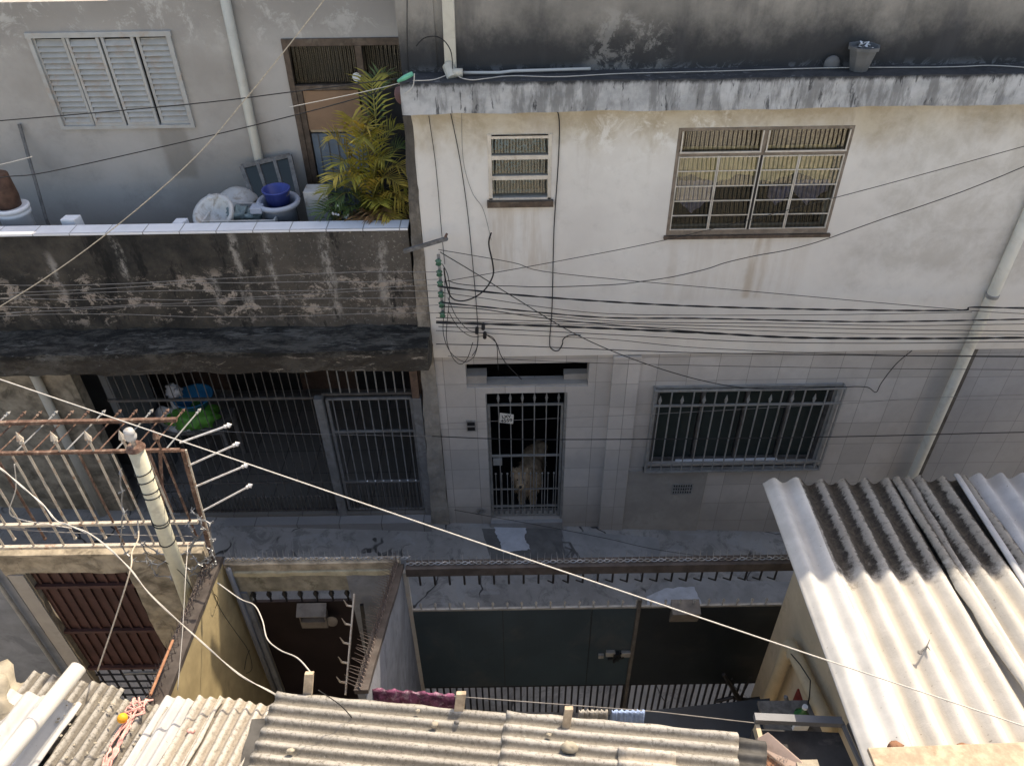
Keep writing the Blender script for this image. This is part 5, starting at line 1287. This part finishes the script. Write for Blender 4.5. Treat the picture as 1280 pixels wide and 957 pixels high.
for k in range(70):
    p = PZ(ru(60, 190), ru(876, 950), 2.815); q.ball(p, ru(.004, .011), 5, 4, (1.5, 1, .5))
o = q.build('roof_debris', 'stone'); o['kind'] = 'stuff'; tag(o, 'crumbs of mortar and leaves scattered on the lower left roof', 'debris')
p = PZ(10, 890, 2.7); q = MB().ball(p+Vector((-.12, .0, -.05)), .34, 30, 20, (.62, .8, .9), .5); tag(q.build('stone_block', 'stone', smooth=True), 'rough cream rock-like masonry lump at the left edge by the roof', 'masonry')
a = PZ(216, 800, 2.7); b = PZ(188, 868, 2.84); tag(MB().tube([a, b], .010, 8).build('orange_stick', 'orangewood'), 'orange brown stick leaning against the yellow dividing wall', 'stick')

# ================================================================= bottom right clutter
t = thing('metal_trough', 'soot-stained trough with a grey zinc rim below the right roof edge', 'trough', (1.75, -4.7, 2.2))
z = 2.75; A = PZ(943, 897, z); B_ = PZ(1052, 902, z); Cc = PZ(1085, 975, z); D = PZ(930, 975, z)
q = MB(); q.bar(A, B_, .05, .05); q.build('rim', 'zinc', t); q = MB(); q.bar(B_, Cc, .02, .03); q.bar(B_+Vector((.05, 0, -.03)), Cc+Vector((.05, 0, -.03)), .015, .03); q.build('side_rim', 'zinc', t)
q = MB(); q.slab([p_+Vector((0, -.02, -.10)) for p_ in (A, B_, Cc, D)], (0, 0, -.3)); q.build('tray', 'blotch', t)  # dark blotchy colour for the inside of the trough
q = MB(); q.slab([A+Vector((-.0, -.03, -.02)), A+Vector((.03, -.03, -.02)), A+Vector((.03, -.03, -.25)), A+Vector((0, -.03, -.25))], (0, -.3, 0)); q.build('end_plate', 'beigewall', t)
# faded pink shell
t = thing('plastic_shell', 'faded pink broken plastic shell lying at the bottom beside the trough', 'plastic shell', PZ(960, 940, 2.95))
def Q(x, y, z): return PZ(x, y, z)
q = MB(); T = [Q(946, 922, 3.05), Q(960, 914, 3.10), Q(1002, 950, 3.02), Q(1008, 958, 3.0), Q(985, 960, 2.98), Q(950, 934, 3.02)]; T2 = [Q(932, 957, 2.9), Q(938, 938, 2.92), Q(946, 922, 3.05), Q(950, 934, 3.02), Q(948, 962, 2.95), Q(936, 975, 2.88)]
for poly in (T, T2):
    n = len(poly); q.add(poly+[p_+Vector((0, 0, -.05)) for p_ in poly], [tuple(range(n)), tuple(range(2*n-1, n-1, -1))]+[(i, (i+1) % n, n+(i+1) % n, n+i) for i in range(n)])
o = q.build('shell', 'pinkshell', t); bevel(o, .012, 3)
q = MB(); q.add([Q(950, 934, 3.0), Q(985, 960, 2.96), Q(975, 985, 2.93), Q(946, 975, 2.93)], [(0, 1, 2, 3)]); q.build('inner_face', 'claypot', t)
q = MB(); random.seed(3)
for k in range(90): p_ = Q(ru(952, 985), ru(948, 968), 3.0); d_ = Vector((ru(-1, 1), ru(-1, 1), ru(-.1, .6)))*.03; q.tube([p_, p_+d_*.6+Vector((0, 0, .01)), p_+d_], .0012, 3)
q.build('dry_roots', 'greywood', t)
p = PZ(1008, 954, 3.0); tag(MB().box(p+Vector((-.06, -.06, -.03)), p+Vector((.07, .02, .01))).build('mortar_block', 'stone'), 'small yellowish mortar block right of the pink shell', 'block')
# green bottle and small box
p = PY(1002, 893, -3.9); t = thing('green_bottle', 'green plastic bottle standing in shade under the right roof', 'bottle', p+Vector((0, 0, -.15)))
MB().lathe(p+Vector((0, 0, -.15)), [(.05, 0), (.055, .02), (.055, .16), (.02, .22), (.018, .25)], 16).build('body', 'bottle', t, smooth=True); MB().lathe(p+Vector((0, 0, .10)), [(.02, 0), (.02, .025)], 10).build('cap', 'foam', t)
MB().box(p+Vector((-.056, -.03, -.13)), p+Vector((.056, -.056, -.06))).build('paper_label', 'foam', t)
sh = MB().box(p+Vector((-.25, -.2, -.19)), p+Vector((.3, .2, -.152))).build('shelf', 'greywood'); tag(sh, 'dark shelf board carrying the green bottle', 'shelf')
tag(MB().bar(PY(982, 870, -3.6), PY(990, 897, -3.65), .025).build('zinc_strip', 'zinc'), 'short pale metal strip left of the green bottle', 'metal strip')

# ================================================================= CABLES
def smooth_path(pts, n=6):
    if len(pts) < 3: return pts
    out = []
    for i in range(len(pts)-1):
        p0 = pts[max(0, i-1)]; p1 = pts[i]; p2 = pts[i+1]; p3 = pts[min(len(pts)-1, i+2)]
        for k in range(n):
            t = k/n; out.append(.5*((2*p1)+(p2-p0)*t+(2*p0-5*p1+4*p2-p3)*t*t+(3*p1-p0-3*p2+p3)*t**3))
    out.append(pts[-1]); return out
def cable(pix, Y, label, r=.006, mat='cable', twist=False, Y1=None, group='overhead cables', name='cable', cat='cable', wob=0):
    pix = list(pix)
    if pix[-1][0] >= 1280 and Y1 is None and Y != 'ledge': (xa, ya), (xb, yb) = pix[-2], pix[-1]; pix.append((2300, yb+(yb-ya)/(xb-xa)*(2300-xb)*.5))
    if pix[0][0] <= 0 and Y1 is None and len(pix) > 3: (xa, ya), (xb, yb) = pix[1], pix[0]; pix.insert(0, (-900, yb+(yb-ya)/(xb-xa)*(-900-xb)*.5))
    n = len(pix); X0_, X1_ = pix[0][0], pix[-1][0]
    pts = [PZ(x, y, 5.678) for x, y in pix] if Y == 'ledge' else [PY(x, y, Y if Y1 is None else Y+(Y1-Y)*i/(n-1)) for i, (x, y) in enumerate(pix)]
    pts = smooth_path(pts, 10 if twist else 6); mb = MB(); r *= .78
    if wob: pts = [p+Vector((0, mnoise.noise(p*3)*wob, mnoise.noise(p*3+Vector((5, 5, 5)))*wob)) for p in pts]
    if twist:
        L = 0; a_ = []; b_ = []
        fine = []
        for a, b in zip(pts, pts[1:]):
            m = max(1, int((b-a).length/.03))
            for k in range(m): fine.append(a.lerp(b, k/m))
        fine.append(pts[-1])
        for i, p in enumerate(fine):
            o_ = Vector((0, math.cos(i*.35), math.sin(i*.35)))*r*.9; a_.append(p+o_); b_.append(p-o_)
        mb.tube(a_, r, 5); mb.tube(b_, r, 5)
    else: mb.tube(pts, r, 6)
    return tag(mb.build(name, mat, smooth=True), label, cat, group)
YB = -.45
cable([(-160, 420), (0, 474), (320, 583), (640, 692), (960, 800), (1280, 907), (1500, 982)], -2.9, 'long sunlit white cable crossing the whole view from upper left to lower right', .0048, 'whitecable', Y1=-5.5)
cable([(430, -40), (405, 0), (310, 120), (230, 210), (110, 310), (0, 383), (-120, 450)], -2.2, 'pale cable running down from the top over the louvred window wall to the left edge', .0045, 'rope')
cable([(-100, 156), (0, 151), (240, 130), (365, 115), (500, 98)], -.25, 'black cable from the left edge to the green clip, upper of the pair', .006)
cable([(-100, 240), (0, 222), (60, 215), (240, 175), (365, 145), (450, 122), (512, 103)], -.25, 'black cable below the louvred window, lower of the pair to the green clip', .006)
cable([(362, 134), (450, 116), (500, 104)], -.25, 'short pale wire in front of the cardboard door panel', .004, 'whitecable')
cable([(-60, 218), (0, 206), (40, 196)], -.25, 'short pale wire at the left edge below the window', .004, 'whitecable')
cable([(548, 312), (640, 328), (700, 342), (960, 366), (1200, 387), (1280, 392), (1450, 400)], YB, 'thin cable sloping down right from the bracket across the white wall', .004)
cable([(555, 352), (700, 326), (845, 297), (1060, 243), (1280, 183), (1450, 135)], YB, 'thin cable rising to the right edge just under the big window', .004)
cable([(560, 350), (575, 355), (620, 358), (760, 357), (870, 340), (915, 326), (1000, 308), (1130, 265), (1280, 208), (1450, 130)], YB-.05, 'wavy cable rising to the right edge, the lower of the two rising ones', .005, wob=.015)
cable([(550, 315), (600, 345), (640, 370), (720, 418), (800, 452), (880, 476), (950, 486), (1040, 484), (1068, 483)], -.3, 'diagonal cable from the bracket down to the grille window top', .006)
cable([(1068, 483), (1085, 484), (1095, 490), (1102, 478), (1120, 455), (1140, 438)], -.06, 'short curling cable right of the grille window', .006)
cable([(548, 358), (640, 368), (760, 377), (880, 383), (1040, 387), (1195, 388), (1215, 384), (1280, 385), (1450, 386)], YB, 'topmost twisted black cable of the street bundle', .007, twist=True)
cable([(552, 378), (660, 389), (760, 397), (880, 398), (1080, 402), (1280, 399), (1450, 396)], YB, 'second twisted black cable of the street bundle', .006, twist=True)
cable([(552, 383), (600, 386), (660, 395), (720, 402), (790, 408), (880, 415)], YB-.03, 'short sagging cable merging into the thick lower cable', .006)
cable([(545, 397), (700, 402), (880, 407), (1080, 411), (1280, 414), (1450, 416)], YB, 'straight thin cable in the middle of the street bundle', .005)
cable([(545, 401), (700, 405), (880, 411), (1080, 417), (1280, 418), (1450, 420)], YB+.04, 'second straight thin cable just under the middle of the bundle', .004)
cable([(545, 403), (700, 408), (880, 416), (1000, 422), (1160, 423), (1280, 422), (1450, 421)], YB-.02, 'thickest twisted black cable of the street bundle', .009, twist=True)
cable([(545, 413), (640, 418), (760, 424), (880, 435), (1080, 443), (1280, 445)], YB, 'faint thin cable below the thickest twisted one', .004)
cable([(548, 391), (660, 393), (780, 402), (960, 404), (1120, 407), (1280, 405), (1450, 404)], YB+.06, 'thin cable between the second and the middle cables of the bundle', .0045)
cable([(548, 408), (640, 412), (780, 419), (940, 427), (1100, 429), (1280, 427), (1450, 426)], YB+.02, 'thin sagging cable just under the thickest twisted one', .005)
cable([(553, 366), (600, 372), (680, 384), (760, 392), (880, 394), (1060, 393), (1215, 390)], YB+.03, 'thin cable between the topmost and second twisted cables', .004)
cable([(545, 430), (640, 432), (760, 437), (880, 441), (1080, 444), (1280, 446), (1450, 447)], YB, 'dark cable running along the top edge of the tiles', .006)
cable([(560, 445), (700, 452), (800, 455), (1000, 459), (1280, 462)], YB+.1, 'faint thin cable crossing the top tile row', .0035)
cable([(250, 537), (330, 541), (540, 545)], YB, 'pale thin cable in front of the porch grille', .004, 'greycable')
cable([(540, 545), (660, 549), (880, 548), (1080, 545), (1280, 540), (1450, 538)], YB, 'dark cable crossing the entrance gate and the grille window', .007)
cable([(540, 530), (640, 525), (760, 520), (860, 515), (1060, 504), (1280, 493)], YB+.1, 'faint thin cable just above the one crossing the gate', .003, 'greycable')
cable([(568, 637), (640, 650), (700, 661), (760, 673), (830, 688), (960, 705), (1000, 708)], -.7, 'thin dark cable sagging low across the pavement', .004)
random.seed(21)
for i, (y0, y1, wd) in enumerate(((358, 340, 'topmost'), (366, 349, 'second'), (373, 356, 'third'), (378, 364, 'fourth'), (384, 372, 'fifth'), (389, 381, 'sixth'), (397, 391, 'lowest'))):
    pts = [(x, y0+(y1-y0)*(x+60)/600+3*math.sin(x/90+i*1.7)+ru(-1, 1)) for x in range(-60, 560, 75)]; pts[-1] = (548, y1)
    cable(pts, YB, '%s of the seven grey wires strung in front of the mouldy parapet' % wd, .0038, 'greycable', group='wires in front of the parapet')
# wall cables
W_ = 'cables fixed on the white wall'
cable([(693, 132), (699, 150), (698, 200), (694, 260), (692, 300), (690, 385), (687, 428), (691, 437), (698, 438), (703, 430), (704, 424), (712, 419), (726, 419)], -.045, 'black cable hanging down the white wall right of the small window', .007, group=W_)
cable([(563, 140), (575, 200), (584, 262), (590, 320), (596, 390), (597, 430), (590, 445)], -.045, 'thin dark cable down the wall left of the small window', .005, group=W_)
cable([(577, 140), (579, 200), (590, 240), (604, 262), (614, 300)], -.045, 'thin curved cable beside the small window, nearest to it', .003, 'greycable', group=W_)
cable([(536, 145), (545, 210), (552, 290), (556, 330)], -.045, 'thin cable at the far left edge of the white wall', .004, group=W_)
cable([(614, 291), (611, 305), (616, 330), (616, 345), (606, 362), (590, 373), (574, 376), (563, 370), (557, 350), (555, 335)], -.25, 'thick hooked black cable looping from the bracket', .010, group=W_)
cable([(553, 330), (560, 345), (562, 370), (558, 420), (565, 445), (575, 455), (584, 448), (591, 428)], -.2, 'hanging cable loop below the bracket, deepest one', .005, group=W_)
cable([(556, 340), (556, 380), (554, 415), (563, 440), (580, 452), (592, 446), (597, 432)], -.22, 'hanging cable loop below the bracket, widest one', .005, group=W_)
cable([(560, 372), (570, 395), (585, 412), (597, 415)], -.15, 'short cable from the bracket to the left connector', .005, group=W_)
cable([(560, 388), (572, 408), (588, 420), (604, 420)], -.15, 'short cable from the bracket to the lower connector', .005, group=W_)
cable([(606, 418), (616, 422), (621, 432), (622, 450), (623, 462)], -.12, 'short cable dropping to the opening above the gate, left one', .006, group=W_)
cable([(606, 417), (620, 428), (626, 444), (636, 458), (652, 474)], -.12, 'short cable dropping to the opening above the gate, right one', .006, group=W_)
for (x, y, lab) in ((596, 414, 'left'), (604, 409, 'upper right'), (606, 420, 'lower right')):
    p = PY(x, y, -.10); o = MB().tube([p+Vector((0, .06, 0)), p+Vector((0, -.03, 0))], .02, 10).build('cable_connector', 'blackmetal'); tag(o, 'small black cable connector on the white wall, %s of three' % lab, 'connector', 'cable connectors')
# insulator bracket
t = thing('insulator_bracket', 'vertical bracket with green insulators at the left corner of the white wall', 'bracket', PY(552, 395, -.2))
a = PY(548, 318, -.16); b = PY(554, 396, -.16)
MB().bar(a, b, .03, .02).build('rack', 'gatemetal', t)
for k in range(6):
    p = a.lerp(b, (k+.5)/6); MB().lathe(p+Vector((0, -.05, -.03)), [(.02, 0), (.032, .01), (.022, .03), (.034, .05), (.02, .062)], 12).build('insulator', 'green_ins', t, smooth=True)
a = PY(505, 314, -.14); b = PY(559, 298, -.22)
t = thing('cross_arm', 'weathered wooden cross arm sticking out at the joint of the two houses', 'cross arm', a)
MB().bar(a, b, .035, .035).build('arm', 'greywood', t); MB().tube([b+Vector((-.02, -.0, .01)), b+Vector((-.0, -.0, .05))], .012, 8).build('bolt', 'rust', t)
a = PY(497, 102, -.27); b = PY(516, 92, -.27); tag(MB().tube([a, a.lerp(b, .5), b], [.012, .022, .018], 10).build('cable_clip', 'greenclip', smooth=True), 'turquoise green plastic cable clip at the end of the ledge', 'cable clip')
# wires on the ledge
cable([(518, 92), (516, 108), (505, 118)], -.3, 'short white wire hanging from the green clip', .006, 'whitecable', group='wires on the ledge')
cable([(516, 101), (540, 100), (556, 95), (566, 90), (575, 97), (590, 100), (610, 98), (640, 95), (700, 96), (780, 92), (900, 89), (1040, 85), (1180, 84), (1240, 82), (1300, 86)], 'ledge', 'long thin white wire lying along the ledge', .005, 'whitecable', group='wires on the ledge')
a = PZ(575, 91, 5.69); b = PZ(738, 86, 5.69); tag(MB().tube([a, a.lerp(b, .3)+Vector((0, 0, -.01)), a.lerp(b, .4), b], .013, 8).build('conduit', 'pvcwhite', smooth=True), 'thin white conduit lying on the left part of the ledge', 'conduit')
a = PZ(571, 91, 5.70); tag(MB().tube([a+Vector((-.03, 0, 0)), a+Vector((.05, 0, 0))], .035, 14).build('junction_cap', 'pvc', smooth=True), 'round cream junction cap at the left end of the white conduit', 'junction cap')
cable([(520, 58), (530, 48), (545, 46), (556, 52), (564, 66), (566, 88)], -.12, 'black cable arching over the end of the ledge', .006, group='wires on the ledge')
cable([(509, -20), (509, 60), (512, 105)], .0, 'thin black vertical cable at the joint above the ledge', .005, group='wires on the ledge')
# foreground cables
FG = 'cables over the near yards'
cable([(-40, 560), (0, 585), (30, 610), (55, 632), (70, 650), (88, 657), (120, 672), (160, 708), (190, 745), (250, 800), (300, 843), (345, 868), (400, 905), (460, 965)], -3.2, 'thick pale twisted cable sagging from the fence down across the shed roof', .0045, 'whitecable', twist=True, Y1=-4.3, group=FG)
cable([(-30, 655), (0, 660), (60, 664), (150, 668), (240, 670)], -2.8, 'grey cable running low behind the spear fence', .005, 'greycable', group=FG)
cable([(18, 580), (20, 610), (12, 640), (30, 650), (60, 655), (90, 660)], -2.75, 'white cable looped around a fence spear at the left', .006, 'whitecable', group=FG)
cable([(172, 650), (173, 672), (165, 690), (163, 712), (145, 770), (122, 838)], -3.0, 'tan rope hanging from the fence to the lower left roof', .007, 'rope', Y1=-3.95, group=FG)
cable([(272, 728), (300, 748), (318, 756), (328, 775), (334, 798), (350, 812), (372, 822), (390, 842)], -3.0, 'wavy white cable hanging in front of the dark doorway', .006, 'whitecable', Y1=-4.2, group=FG)
cable([(235, 680), (232, 720), (228, 790), (222, 862)], -3.0, 'thin pale wire hanging beside the yellow dividing wall', .0035, 'whitecable', Y1=-3.95, group=FG)
cable([(180, 690), (220, 710), (240, 735), (250, 760), (256, 783), (272, 752), (268, 742)], -2.95, 'thin black wire looping over the yellow dividing wall', .0035, group=FG)
cable([(262, 728), (275, 760), (295, 790), (310, 812), (315, 835), (306, 840), (308, 822), (312, 812)], -2.9, 'thin black wire dangling along the corner pipe', .0035, group=FG)
cable([(398, 862), (430, 885), (450, 915), (462, 957)], -4.45, 'thin dark wire lying over the left end of the shed roof', .004, group=FG)

# ================================================================= unseen house added behind the camera (its sunlit front throws light back on the street)
bh = thing('added_cream_house', 'unseen cream house added behind the camera to bounce light', 'house', (0, -10, -.4))
mb = MB(); mb.box((-12, -14, -.4), (12, -8.6, 5.6)); mb.build('wall', 'backwall', bh)
